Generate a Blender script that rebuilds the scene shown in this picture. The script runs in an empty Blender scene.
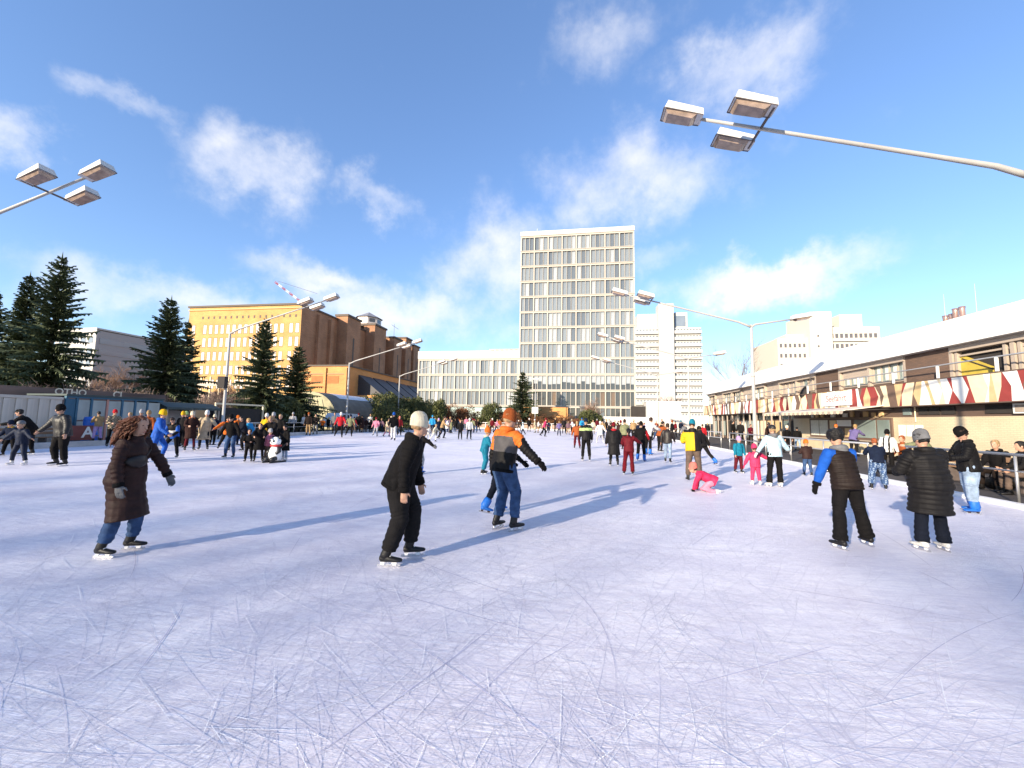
import bpy, bmesh, math, random
import numpy as np
from mathutils import Vector, Matrix
R = math.radians
rnd = random.Random(7)
sc = bpy.context.scene
col = sc.collection

# ---------------------------------------------------------------- camera
FPX, PITCH, ROLL, YAW, EYE = 400.0, R(5.14), R(1.0), R(9.0), 1.65
_f = np.array([-math.sin(YAW)*math.cos(PITCH), math.cos(YAW)*math.cos(PITCH), math.sin(PITCH)])
_r0 = np.array([math.cos(YAW), math.sin(YAW), 0.0])
_u0 = np.cross(_r0, _f)
_r = _r0*math.cos(ROLL) + _u0*math.sin(ROLL)
_u = -_r0*math.sin(ROLL) + _u0*math.cos(ROLL)
cam = bpy.data.cameras.new('camera'); camo = bpy.data.objects.new('camera', cam); col.objects.link(camo)
cam.sensor_width = 36.0; cam.lens = FPX/1024*36.0; cam.clip_start = 0.05; cam.clip_end = 6000
camo.matrix_world = Matrix(((_r[0], _u[0], -_f[0], 0), (_r[1], _u[1], -_f[1], 0), (_r[2], _u[2], -_f[2], EYE), (0, 0, 0, 1)))
sc.camera = camo

def ray(px, py): return _f + _r*(px-512)/FPX - _u*(py-384)/FPX
def gp(px, py, z=0.0):
    d = ray(px, py); return np.array([0, 0, EYE]) + d*(z-EYE)/d[2]
def hz(px, py, z): return gp(px, py, z)
def atx(px, py, X): d = ray(px, py); return np.array([0, 0, EYE]) + d*X/d[0]
def aty(px, py, Y): d = ray(px, py); return np.array([0, 0, EYE]) + d*Y/d[1]

# ---------------------------------------------------------------- sun, sky, exposure
SUN_EL, SUN_AZ = R(16.0), R(33.0)            # shadows run 33 degrees clockwise from +Y
sd = Vector((math.sin(SUN_AZ)*math.cos(SUN_EL), math.cos(SUN_AZ)*math.cos(SUN_EL), -math.sin(SUN_EL)))
sun = bpy.data.lights.new('sun', 'SUN'); suno = bpy.data.objects.new('sun', sun); col.objects.link(suno)
sun.energy = 3.15; sun.angle = R(0.8); sun.color = (1.0, 0.86, 0.66)
suno.rotation_euler = sd.to_track_quat('-Z', 'Y').to_euler(); suno.location = (-30, -40, 40)

world = bpy.data.worlds.new('World'); sc.world = world; world.use_nodes = True
wt = world.node_tree; wt.nodes.clear()
def wn(t, **k):
    n = wt.nodes.new(t)
    for a, b in k.items(): setattr(n, a, b)
    return n
def wmath(op, a, b=None, c=None, clamp=False):
    n = wn('ShaderNodeMath', operation=op, use_clamp=clamp)
    for i, v in enumerate((a, b, c)):
        if v is None: continue
        if isinstance(v, (int, float)): n.inputs[i].default_value = v
        else: wt.links.new(v, n.inputs[i])
    return n.outputs[0]
sky = wn('ShaderNodeTexSky', sky_type='NISHITA'); sky.sun_disc = False
sky.sun_elevation = SUN_EL; sky.sun_rotation = math.atan2(-sd.x, -sd.y)
sky.air_density = 1.0; sky.dust_density = 0.15; sky.ozone_density = 4.0; sky.altitude = 50
tc = wn('ShaderNodeTexCoord'); sep = wn('ShaderNodeSeparateXYZ')
nrm = wn('ShaderNodeVectorMath', operation='NORMALIZE'); wt.links.new(tc.outputs['Generated'], nrm.inputs[0])
wt.links.new(nrm.outputs[0], sep.inputs[0])
# clouds: low cumulus and thin veils, the same family of shapes all the way round the horizon
n1 = wn('ShaderNodeTexNoise'); n1.inputs['Scale'].default_value = 3.4; n1.inputs['Detail'].default_value = 8; n1.inputs['Roughness'].default_value = 0.56; n1.inputs['Distortion'].default_value = 0.0
wt.links.new(nrm.outputs[0], n1.inputs['Vector'])
n2 = wn('ShaderNodeTexNoise'); n2.inputs['Scale'].default_value = 9.5; n2.inputs['Detail'].default_value = 7; n2.inputs['Roughness'].default_value = 0.6; n2.inputs['Distortion'].default_value = 0.0
wt.links.new(nrm.outputs[0], n2.inputs['Vector'])
CLOUDS = [(258, 168, 62, 42, .74), (375, 197, 50, 26, .62), (495, 265, 66, 60, .80), (400, 312, 100, 32, .74), (180, 300, 115, 32, .68),
          (770, 278, 92, 26, 1.0), (640, 178, 100, 52, .72), (735, 68, 90, 40, .62), (590, 40, 90, 46, .46), (2, 132, 44, 40, .7),
          (130, 110, 55, 24, .56), (660, 250, 40, 24, .5), (885, 250, 50, 20, .34), (330, 278, 75, 24, .66), (520, 328, 70, 26, .5), (60, 330, 90, 36, .28)]
nw = wn('ShaderNodeTexNoise'); nw.inputs['Scale'].default_value = 7.0; nw.inputs['Detail'].default_value = 6; nw.inputs['Roughness'].default_value = 0.62; wt.links.new(nrm.outputs[0], nw.inputs['Vector'])
wsub = wn('ShaderNodeVectorMath', operation='SUBTRACT'); wt.links.new(nw.outputs['Color'], wsub.inputs[0]); wsub.inputs[1].default_value = (.5, .5, .5)
wscl = wn('ShaderNodeVectorMath', operation='MULTIPLY_ADD'); wt.links.new(wsub.outputs[0], wscl.inputs[0]); wscl.inputs[1].default_value = (.24, .24, .20); wt.links.new(nrm.outputs[0], wscl.inputs[2])
tot = None
for turn in (0, 118, 236):
    ca, sa = math.cos(R(turn)), math.sin(R(turn))
    for (x, y, w, h, s) in CLOUDS:
        c = ray(x, y); L = np.linalg.norm(c); c = c/L
        e = np.cross(c, [0, 0, 1.0]); e /= np.linalg.norm(e); up = np.cross(e, c)
        rz = lambda v: (v[0]*ca-v[1]*sa, v[0]*sa+v[1]*ca, v[2])
        sx, sy = FPX*L/w, FPX*L/h
        def dot(v):
            n = wn('ShaderNodeVectorMath', operation='DOT_PRODUCT'); wt.links.new(wscl.outputs[0], n.inputs[0]); n.inputs[1].default_value = v
            return n.outputs['Value']
        a = wmath('MULTIPLY', dot(rz(e)), sx); b = wmath('MULTIPLY', dot(rz(up)), sy)
        d2 = wmath('ADD', wmath('MULTIPLY', a, a), wmath('MULTIPLY', b, b))
        front = wmath('GREATER_THAN', dot(rz(c)), 0.2)
        g_ = wmath('MULTIPLY', wmath('POWER', 2.718, wmath('MULTIPLY', d2, -0.9)), wmath('MULTIPLY', front, s))
        tot = g_ if tot is None else wmath('MAXIMUM', tot, g_)
mixn = wmath('ADD', wmath('MULTIPLY', n1.outputs[0], 0.45), wmath('MULTIPLY', n2.outputs[0], 0.55))
dens = wmath('ADD', wmath('MULTIPLY', tot, 0.95), wmath('MULTIPLY', wmath('SUBTRACT', mixn, 0.5), 1.35))
mr = wn('ShaderNodeMapRange', interpolation_type='SMOOTHSTEP'); wt.links.new(dens, mr.inputs[0])
mr.inputs[1].default_value = 0.18; mr.inputs[2].default_value = 1.0; mr.inputs[3].default_value = 0.0; mr.inputs[4].default_value = 0.92
sat = wn('ShaderNodeHueSaturation'); sat.inputs['Hue'].default_value = 0.510; sat.inputs['Saturation'].default_value = 1.10; sat.inputs['Value'].default_value = 1.22
gam = wn('ShaderNodeGamma'); gam.inputs[1].default_value = 0.78; wt.links.new(sky.outputs[0], gam.inputs[0]); wt.links.new(gam.outputs[0], sat.inputs['Color'])
mx = wn('ShaderNodeMix', data_type='RGBA'); wt.links.new(mr.outputs[0], mx.inputs[0]); wt.links.new(sat.outputs[0], mx.inputs[6])
mx.inputs[7].default_value = (3.6, 3.52, 3.55, 1)
bg = wn('ShaderNodeBackground'); wt.links.new(mx.outputs[2], bg.inputs[0]); bg.inputs[1].default_value = 0.105
wo = wn('ShaderNodeOutputWorld'); wt.links.new(bg.outputs[0], wo.inputs[0])
world.cycles.sampling_method = 'MANUAL'; world.cycles.sample_map_resolution = 512

vs = sc.view_settings; vs.view_transform = 'Standard'; vs.look = 'None'; vs.gamma = 1.0; vs.use_curve_mapping = False; vs.exposure = 1.68
sc.cycles.max_bounces = 6; sc.cycles.diffuse_bounces = 3; sc.cycles.glossy_bounces = 3; sc.cycles.transparent_max_bounces = 8
sc.cycles.use_denoising = True

# ---------------------------------------------------------------- materials
MATS = {}
def mat(name, c, rough=.6, metal=0.0, var=.12, scale=4.0, bump=0.0, bscale=None, spec=.4, coat=0.0):
    """plain procedural paint / cloth / stone: base colour with noise variation and a fine bump"""
    if name in MATS: return MATS[name]
    m = bpy.data.materials.new(name); m.use_nodes = True; MATS[name] = m
    t = m.node_tree; p = t.nodes['Principled BSDF']
    p.inputs['Roughness'].default_value = rough; p.inputs['Metallic'].default_value = metal
    p.inputs['Specular IOR Level'].default_value = spec; p.inputs['Coat Weight'].default_value = coat
    co = t.nodes.new('ShaderNodeTexCoord')
    no = t.nodes.new('ShaderNodeTexNoise'); no.inputs['Scale'].default_value = scale; no.inputs['Detail'].default_value = 5
    t.links.new(co.outputs['Object'], no.inputs['Vector'])
    rp = t.nodes.new('ShaderNodeMapRange'); t.links.new(no.outputs[0], rp.inputs[0])
    rp.inputs[1].default_value = .3; rp.inputs[2].default_value = .7; rp.inputs[3].default_value = 1-var; rp.inputs[4].default_value = 1+var
    mu = t.nodes.new('ShaderNodeVectorMath'); mu.operation = 'SCALE'; mu.inputs[0].default_value = c[:3]
    t.links.new(rp.outputs[0], mu.inputs['Scale']); t.links.new(mu.outputs[0], p.inputs['Base Color'])
    if bump:
        nb = t.nodes.new('ShaderNodeTexNoise'); nb.inputs['Scale'].default_value = bscale or scale*8; nb.inputs['Detail'].default_value = 4
        t.links.new(co.outputs['Object'], nb.inputs['Vector'])
        b = t.nodes.new('ShaderNodeBump'); b.inputs['Strength'].default_value = bump; b.inputs['Distance'].default_value = .02
        t.links.new(nb.outputs[0], b.inputs['Height']); t.links.new(b.outputs[0], p.inputs['Normal'])
    return m

def brick_mat(name, c1, c2, mortar, bw=.25, bh=.08, axes='YZ', msize=.012, rough=.85, bump=.3):
    if name in MATS: return MATS[name]
    m = bpy.data.materials.new(name); m.use_nodes = True; MATS[name] = m
    t = m.node_tree; p = t.nodes['Principled BSDF']; p.inputs['Roughness'].default_value = rough
    ge = t.nodes.new('ShaderNodeNewGeometry'); se = t.nodes.new('ShaderNodeSeparateXYZ'); cb = t.nodes.new('ShaderNodeCombineXYZ')
    t.links.new(ge.outputs['Position'], se.inputs[0])
    ad = t.nodes.new('ShaderNodeMath'); ad.operation = 'ADD'
    t.links.new(se.outputs['X'], ad.inputs[0]); t.links.new(se.outputs['Y'], ad.inputs[1])
    t.links.new(ad.outputs[0], cb.inputs[0]); t.links.new(se.outputs['Z'], cb.inputs[1])
    br = t.nodes.new('ShaderNodeTexBrick'); br.inputs['Scale'].default_value = 1.0
    br.inputs['Color1'].default_value = (*c1, 1); br.inputs['Color2'].default_value = (*c2, 1); br.inputs['Mortar'].default_value = (*mortar, 1)
    br.inputs['Brick Width'].default_value = bw; br.inputs['Row Height'].default_value = bh; br.inputs['Mortar Size'].default_value = msize
    t.links.new(cb.outputs[0], br.inputs['Vector'])
    no = t.nodes.new('ShaderNodeTexNoise'); no.inputs['Scale'].default_value = .35; no.inputs['Detail'].default_value = 6
    t.links.new(ge.outputs['Position'], no.inputs['Vector'])
    rp = t.nodes.new('ShaderNodeMapRange'); t.links.new(no.outputs[0], rp.inputs[0])
    rp.inputs[1].default_value = .3; rp.inputs[2].default_value = .7; rp.inputs[3].default_value = .8; rp.inputs[4].default_value = 1.15
    mu = t.nodes.new('ShaderNodeVectorMath'); mu.operation = 'SCALE'
    t.links.new(br.outputs['Color'], mu.inputs[0]); t.links.new(rp.outputs[0], mu.inputs['Scale']); t.links.new(mu.outputs[0], p.inputs['Base Color'])
    b = t.nodes.new('ShaderNodeBump'); b.inputs['Strength'].default_value = bump; b.inputs['Distance'].default_value = .02; b.invert = True
    t.links.new(br.outputs['Fac'], b.inputs['Height']); t.links.new(b.outputs[0], p.inputs['Normal'])
    return m

def glass_mat(name, c, rough=.12, var=.25, scale=.6):
    return mat(name, c, rough=rough, var=var, scale=scale, spec=.8)

# ---------------------------------------------------------------- mesh helpers
class MB:
    def __init__(s): s.v = []; s.f = []; s.m = []
    def add(s, vs, fs, mi=0):
        o = len(s.v); s.v.extend([tuple(map(float, q)) for q in vs]); s.f.extend([tuple(i+o for i in q) for q in fs]); s.m.extend([mi]*len(fs)); return s
    def box(s, x0, x1, y0, y1, z0, z1, mi=0):
        return s.add([(x0,y0,z0),(x1,y0,z0),(x1,y1,z0),(x0,y1,z0),(x0,y0,z1),(x1,y0,z1),(x1,y1,z1),(x0,y1,z1)],
                     [(0,3,2,1),(4,5,6,7),(0,1,5,4),(1,2,6,5),(2,3,7,6),(3,0,4,7)], mi)
    def prism(s, poly, axis, a0, a1, mi=0):
        """poly of 2D points extruded along axis 'x','y' or 'z'"""
        n = len(poly); mk = {'x': lambda p, a: (a, p[0], p[1]), 'y': lambda p, a: (p[0], a, p[1]), 'z': lambda p, a: (p[0], p[1], a)}[axis]
        vs = [mk(p, a0) for p in poly] + [mk(p, a1) for p in poly]
        return s.add(vs, [tuple(range(n-1, -1, -1)), tuple(range(n, 2*n))] + [(i, (i+1) % n, (i+1) % n+n, i+n) for i in range(n)], mi)
    def tube(s, pts, rad, n=8, mi=0, side=None, cap=True):
        """loft through pts; rad = number or (a,b) per point; side = direction of a"""
        P = [np.array(p, float) for p in pts]; k = len(P); vs = []
        prev = None
        for i in range(k):
            t = P[min(i+1, k-1)] - P[max(i-1, 0)]; L = np.linalg.norm(t); t = t/L if L > 1e-9 else np.array([0, 0, 1.])
            sdv = np.array(side[i] if isinstance(side, list) and hasattr(side[0], '__len__') else side, float) if side is not None else (prev if prev is not None else (np.array([1., 0, 0]) if abs(t[0]) < .9 else np.array([0, 1., 0])))
            a = sdv - t*np.dot(sdv, t); La = np.linalg.norm(a)
            if La < 1e-6: a = np.cross(t, [0.3, .5, .8]); La = np.linalg.norm(a)
            a /= La; b = np.cross(t, a); prev = a
            ra, rb = rad[i] if isinstance(rad[i], (tuple, list)) else (rad[i], rad[i])
            for j in range(n):
                th = 2*math.pi*j/n; vs.append(P[i] + a*ra*math.cos(th) + b*rb*math.sin(th))
        fs = [(i*n+j, i*n+(j+1) % n, (i+1)*n+(j+1) % n, (i+1)*n+j) for i in range(k-1) for j in range(n)]
        if cap: fs += [tuple(range(n-1, -1, -1)), tuple((k-1)*n+j for j in range(n))]
        return s.add(vs, fs, mi)
    def ball(s, c, r, n=10, mi=0, rot=None):
        rx, ry, rz = r if isinstance(r, (tuple, list)) else (r, r, r); m = max(4, n//2+1); vs = []; fs = []
        for i in range(1, m):
            ph = math.pi*i/m
            for j in range(n):
                th = 2*math.pi*j/n; vs.append((rx*math.sin(ph)*math.cos(th), ry*math.sin(ph)*math.sin(th), rz*math.cos(ph)))
        q = len(vs); vs += [(0, 0, rz), (0, 0, -rz)]
        for i in range(m-2):
            for j in range(n): fs.append((i*n+j, (i+1)*n+j, (i+1)*n+(j+1) % n, i*n+(j+1) % n))
        for j in range(n): fs.append((q, j, (j+1) % n)); fs.append((q+1, (m-2)*n+(j+1) % n, (m-2)*n+j))
        V = np.array(vs)
        if rot is not None: V = V @ np.array(rot).T
        return s.add(V+np.array(c), fs, mi)
    def mesh(s, name, mats, smooth=False):
        me = bpy.data.meshes.new(name); me.from_pydata(s.v, [], s.f)
        for m in (mats if isinstance(mats, (list, tuple)) else [mats]): me.materials.append(m)
        if any(s.m): me.polygons.foreach_set('material_index', s.m)
        if smooth: me.polygons.foreach_set('use_smooth', [True]*len(s.f))
        me.update(); return me
    def build(s, name, mats, parent=None, loc=None, smooth=False):
        return link(name, s.mesh(name, mats, smooth), parent, loc)

def link(name, data, parent=None, loc=None):
    o = bpy.data.objects.new(name, data); col.objects.link(o)
    if parent is not None: o.parent = parent
    if loc is not None: o.location = loc
    return o
def tag(o, label=None, cat=None, group=None, kind=None):
    if label: o['label'] = label
    if cat: o['category'] = cat
    if group: o['group'] = group
    if kind: o['kind'] = kind
    return o
def thing(name, label, cat, loc=(0, 0, 0), rz=0.0, group=None):
    o = bpy.data.objects.new(name, None); col.objects.link(o); o.empty_display_size = .3
    o.location = loc; o.rotation_euler = (0, 0, rz)
    return tag(o, label, cat, group)
_ub = {}
def pbox(parent, name, m, x0, x1, y0, y1, z0, z1):
    """a box part given in WORLD coordinates; alike boxes share one unit-cube mesh per material; parent must not be rotated"""
    if m.name not in _ub: _ub[m.name] = MB().box(-.5, .5, -.5, .5, -.5, .5).mesh('unit_'+m.name, m)
    o = bpy.data.objects.new(name, _ub[m.name]); col.objects.link(o)
    base = Vector((0, 0, 0)); q = parent
    while q is not None: base += Vector(q.location); q = q.parent
    # a parent box part is scaled: only Empties or unscaled meshes may be parents here
    o.parent = parent; o.location = Vector(((x0+x1)/2, (y0+y1)/2, (z0+z1)/2)) - base; o.scale = (abs(x1-x0), abs(y1-y0), abs(z1-z0))
    return o
def pmesh(parent, name, mb, m, smooth=False):
    """a mesh part whose coordinates were given in world space under an unrotated parent"""
    base = Vector((0, 0, 0)); q = parent
    while q is not None: base += Vector(q.location); q = q.parent
    o = mb.build(name, m, parent, smooth=smooth); o.location = -base
    return o
def struct(name, mb, m, smooth=False): return tag(mb.build(name, m, smooth=smooth), kind='structure')
TEXTS = []
def text_part(parent, name, body, size, m, loc, rot, extrude=.004, bold=False):
    cu = bpy.data.curves.new(name, 'FONT'); cu.body = body; cu.size = size; cu.extrude = extrude; cu.align_x = 'CENTER'; cu.align_y = 'CENTER'
    if bold: cu.offset = size*.02
    cu.materials.append(m)
    o = bpy.data.objects.new(name, cu); col.objects.link(o); o.parent = parent
    base = Vector((0, 0, 0)); q = parent
    while q is not None: base += Vector(q.location); q = q.parent
    o.location = Vector(loc)-base; o.rotation_euler = rot
    TEXTS.append(o); return o
# ================================================================ the setting: ground, ice, walkways
RX0, RX1, RY0, RY1 = -23.6, 9.2, -9.0, 71.0         # the rink
M_ASPH = mat('asphalt', (.060, .052, .050), rough=.9, var=.3, scale=1.5, bump=.4, bscale=60)
M_GRASS = mat('winter_ground', (.075, .062, .040), rough=.95, var=.4, scale=.4, bump=.5)
struct('ground', MB().add([(-900, -400, -.02), (900, -400, -.02), (900, 1800, -.02), (-900, 1800, -.02)], [(0, 1, 2, 3)]), M_GRASS)
struct('pavement', MB().add([(RX1+.02, -30, -.006), (22, -30, -.006), (22, 74, -.006), (RX1+.02, 74, -.006)], [(0, 1, 2, 3)]), M_ASPH)
struct('path', MB().add([(-34, -30, -.004), (RX0-.02, -30, -.004), (RX0-.02, 74, -.004), (-34, 74, -.004)], [(0, 1, 2, 3)]), M_ASPH)

def ice_material():
    m = bpy.data.materials.new('ice'); m.use_nodes = True; t = m.node_tree; p = t.nodes['Principled BSDF']; L = t.links.new
    ge = t.nodes.new('ShaderNodeNewGeometry')
    def noise(scale, det, rough=.55, sx=1, sy=1, rot=0, dist=0):
        mp = t.nodes.new('ShaderNodeMapping'); mp.inputs['Scale'].default_value = (sx, sy, 1); mp.inputs['Rotation'].default_value = (0, 0, R(rot)); L(ge.outputs['Position'], mp.inputs[0])
        n = t.nodes.new('ShaderNodeTexNoise'); n.inputs['Scale'].default_value = scale; n.inputs['Detail'].default_value = det; n.inputs['Roughness'].default_value = rough; n.inputs['Distortion'].default_value = dist
        L(mp.outputs[0], n.inputs['Vector']); return n.outputs[0]
    def rng(v, a, b, c, d):
        n = t.nodes.new('ShaderNodeMapRange'); L(v, n.inputs[0])
        for i, q in enumerate((a, b, c, d)): n.inputs[i+1].default_value = q
        return n.outputs[0]
    def ma(op, a, b):
        n = t.nodes.new('ShaderNodeMath'); n.operation = op
        for i, q in enumerate((a, b)):
            if isinstance(q, (int, float)): n.inputs[i].default_value = q
            else: L(q, n.inputs[i])
        return n.outputs[0]
    # drift of shavings, packed snow and bare ice
    big = noise(.55, 6, .6, 1, 1.6, 20, .6); mid = noise(3.5, 7, .65, 1, 2.2, -25, .8); fine = noise(38, 4, .7)
    s1 = noise(7, 3, .6, .22, 7, 12, 1.2); s2 = noise(7, 3, .6, .22, 7, -38, 1.2); s3 = noise(8, 3, .6, .3, 8, 66, 1.5); s4 = noise(8, 3, .6, .25, 8, 98, 1.4)
    lines = None
    for s in (s1, s2, s3, s4):
        q = rng(ma('ABSOLUTE', ma('SUBTRACT', s, .5), 0), 0, .022, 1, 0)
        lines = q if lines is None else ma('MAXIMUM', lines, q)
    st = ma('ADD', ma('MULTIPLY', noise(9, 6, .7, .22, 2.6, 7, .9), .6), ma('MULTIPLY', noise(11, 5, .7, .25, 2.4, -24, .9), .4))
    h = ma('ADD', ma('MULTIPLY', big, .30), ma('ADD', ma('MULTIPLY', mid, .22), ma('ADD', ma('MULTIPLY', fine, .12), ma('MULTIPLY', st, .36))))
    fac = rng(h, .41, .59, 0, 1)
    fac2 = ma('SUBTRACT', fac, ma('MULTIPLY', lines, .38))
    mxn = t.nodes.new('ShaderNodeMix'); mxn.data_type = 'RGBA'; mxn.clamp_factor = True; L(fac2, mxn.inputs[0])
    mxn.inputs[6].default_value = (.68, .655, .76, 1); mxn.inputs[7].default_value = (.96, .93, .955, 1)
    L(mxn.outputs[2], p.inputs['Base Color'])
    L(rng(fac2, 0, 1, .34, .75), p.inputs['Roughness']); p.inputs['Specular IOR Level'].default_value = .35
    b = t.nodes.new('ShaderNodeBump'); b.inputs['Strength'].default_value = .6; b.inputs['Distance'].default_value = .02
    L(ma('SUBTRACT', ma('ADD', h, ma('MULTIPLY', fine, .25)), ma('MULTIPLY', lines, .25)), b.inputs['Height']); L(b.outputs[0], p.inputs['Normal'])
    return m
M_ICE = ice_material()
struct('ice_rink', MB().add([(RX0, RY0, 0), (RX1, RY0, 0), (RX1, RY1, 0), (RX0, RY1, 0)], [(0, 1, 2, 3)]), M_ICE)

# blade marks: curved grooves and the pale shavings thrown up beside them
def marks(seed, count, rmax, wlo, whi, z, name, m, label, lmax=1.6):
    rr = random.Random(seed); mb = MB()
    for _ in range(count):
        d = 1.2 + (rmax-1.2)*rr.random()**1.25; a = R(rr.uniform(-58, 58)) + YAW
        x, y = -math.sin(a)*d, math.cos(a)*d
        if not (RX0+.5 < x < RX1-.5): continue
        hd = rr.gauss(0, .75) + (0 if rr.random() < .65 else math.pi/2)
        rad = rr.choice((-1, 1))*rr.uniform(2.5, 14)*(1 if rr.random() < .7 else 3); ln = rr.uniform(.12, lmax)*(1 + d*.05)
        w = rr.uniform(wlo, whi)*(1 + d*.045); n = max(4, int(ln/.14)); zq = z + rr.random()*.0012
        vs = []; cx, cy, h = x, y, hd
        for i in range(n+1):
            tt = i/n; ww = w*math.sin(math.pi*min(.97, max(.03, tt)))**.5*.5
            nx, ny = -math.sin(h), math.cos(h)
            vs += [(cx+nx*ww, cy+ny*ww, zq), (cx-nx*ww, cy-ny*ww, zq)]
            h += ln/n/rad; cx += math.cos(h)*ln/n; cy += math.sin(h)*ln/n
        mb.add(vs, [(2*i, 2*i+1, 2*i+3, 2*i+2) for i in range(n)])
    return tag(mb.build(name, m), label, 'ice', kind='stuff')
M_GROOVE = mat('ice_groove', (.68, .65, .73), rough=.3, var=.15, scale=2)
M_SHAV = mat('ice_shavings', (.88, .87, .91), rough=.9, var=.05, scale=20, bump=.6, bscale=90)
marks(1, 6500, 15, .0010, .0032, .0022, 'blade_marks', M_GROOVE, 'fine curved blade marks cut into the ice all over the rink', 1.5)
marks(5, 34, 9, .003, .006, .0036, 'deep_blade_marks', mat('ice_deep_groove', (.50, .48, .62), rough=.25, var=.2, scale=3), 'deeper long curved blade marks in the near ice', 2.6)
marks(2, 1800, 14, .0015, .005, .0046, 'ice_shavings', M_SHAV, 'pale streaks of ice shavings thrown up beside the blade marks', .6)

# low kerbs round the ice
M_KERB = mat('kerb_concrete', (.50, .47, .44), rough=.85, var=.2, scale=2, bump=.3)
M_KERBW = mat('kerb_snowy', (.80, .78, .76), rough=.9, var=.12, scale=3, bump=.5, bscale=30)
mb = MB().box(RX1-.12, RX1+.10, RY0, RY1+.2, -.05, .09)
struct('kerb_right', mb, M_KERBW)
struct('kerb_left', MB().box(RX0-.30, RX0, RY0, RY1+.2, -.05, .26), M_KERB)
struct('kerb_far', MB().box(RX0-.3, RX1+.1, RY1+.2, RY1+.45, -.05, .16), M_KERBW)

# ================================================================ office tower and its low wing
M_CONC = mat('pale_concrete', (.42, .385, .335), rough=.75, var=.10, scale=.5, bump=.15, bscale=6)
M_CONCW = mat('white_parapet', (.58, .57, .55), rough=.6, var=.06)
M_FRAME = mat('window_frame_cream', (.43, .395, .345), rough=.5, var=.06)
M_G = [glass_mat('pane_blind', (.27, .29, .305), rough=.3), glass_mat('pane_pale', (.165, .185, .20), rough=.18), glass_mat('pane_mid', (.10, .115, .13), rough=.16),
       glass_mat('pane_dark', (.050, .052, .055), rough=.08), glass_mat('pane_brown', (.13, .085, .055), rough=.15)]  # last pane: brown reflection of the lower floors put into the glass colour
M_CAPM = mat('mullion_dark', (.16, .13, .11), rough=.5)
def grid_block(o, x0, x1, yf, z0, floors, fh, groups, per, depth, seed, dark_rows=0, z_par=1.0):
    rr = random.Random(seed); W = x1-x0; gw = W/groups; top = z0+floors*fh
    pbox(o, 'core', mat('tower_core', (.10, .10, .10), rough=.8), x0+.3, x1-.3, yf+.45, yf+depth, z0, top)
    for sx in (x0, x1-.3):                                  # end walls
        pbox(o, 'end_wall', M_CONC, sx, sx+.3, yf+.02, yf+depth, z0, top)
    for k in range(floors+1):
        pbox(o, 'floor_band', M_CONC, x0, x1, yf, yf+.5, z0+k*fh-.24, z0+k*fh+.24)
        pbox(o, 'band_ledge', M_FRAME, x0, x1, yf-.12, yf-.002, z0+k*fh+.08, z0+k*fh+.20)
    for gI in range(groups+1):
        xx = x0+gI*gw
        for k in range(floors): pbox(o, 'column', M_CONC, max(x0, xx-.13), min(x1, xx+.13), yf+.03, yf+.44, z0+k*fh+.241, z0+(k+1)*fh-.241)
    pw = (gw-.26)/per
    for k in range(floors):
        for gI in range(groups):
            mode = rr.random()
            for j in range(per):
                a = x0+gI*gw+.13+j*pw; za, zb = z0+k*fh+.241, z0+(k+1)*fh-.241
                if k < dark_rows: m = M_G[rr.choice((3, 3, 3, 4, 2))]
                else: m = M_G[rr.choice((0, 1, 1, 1, 1, 2) if mode < .85 else (1, 1, 2, 2))]
                if k == dark_rows and dark_rows:            # blinds half down: pale upper pane over dark
                    zc = za+(zb-za)*rr.uniform(.35, .6)
                    pbox(o, 'pane', M_G[3], a+.05, a+pw-.05, yf+.30, yf+.33, za, zc-.005); pbox(o, 'blind', M_G[0], a+.05, a+pw-.05, yf+.30, yf+.33, zc+.005, zb)
                else: pbox(o, 'pane', m, a+.075, a+pw-.075, yf+.30, yf+.33, za, zb)
                if j: pbox(o, 'mullion', M_FRAME, a-.045, a+.045, yf+.14, yf+.36, za, zb)
    pbox(o, 'parapet', M_CONCW, x0-.06, x1+.06, yf-.1, yf+depth+.1, top+.241, top+z_par)
TY = 85.0
tw = thing('office_tower', 'tall office tower with a pale concrete grid and twelve rows of windows', 'building', (0, TY+8, 0))
grid_block(tw, -12.05, 12.35, TY, 1.2, 12, 3.42, 8, 3, 16, 11, dark_rows=2, z_par=1.15)
pmesh(tw, 'aerial', MB().tube([(-9, TY+6, 43), (-9, TY+6, 47)], [.05, .02], 5), mat('steel_grey', (.35, .35, .36), rough=.4, metal=.8))
pbox(tw, 'plant_room', M_CONC, -3, 6, TY+5, TY+11, 43.3, 44.6)
lw = thing('office_wing', 'low office wing of three glazed floors joined to the left of the tower', 'building', (-24, TY+8, 0))
grid_block(lw, -35.2, -12.12, TY+.6, 4.65, 3, 3.42, 8, 3, 13, 12, dark_rows=0, z_par=1.9)
pbox(lw, 'plant_room', mat('plant_grey', (.40, .36, .33), var=.2), -19.5, -12.6, TY+4, TY+9, 16.8, 17.8)
for i in range(6): pbox(lw, 'roof_vent', mat('plant_dark', (.12, .11, .10)), -19+i*1.1, -18.4+i*1.1, TY+3.4, TY+3.95, 16.8, 17.5)
for x in (-34.5, -30, -25, -20, -15): pbox(lw, 'pillar', M_CONC, x, x+.5, TY+1.2, TY+1.7, -.02, 4.4)

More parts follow.
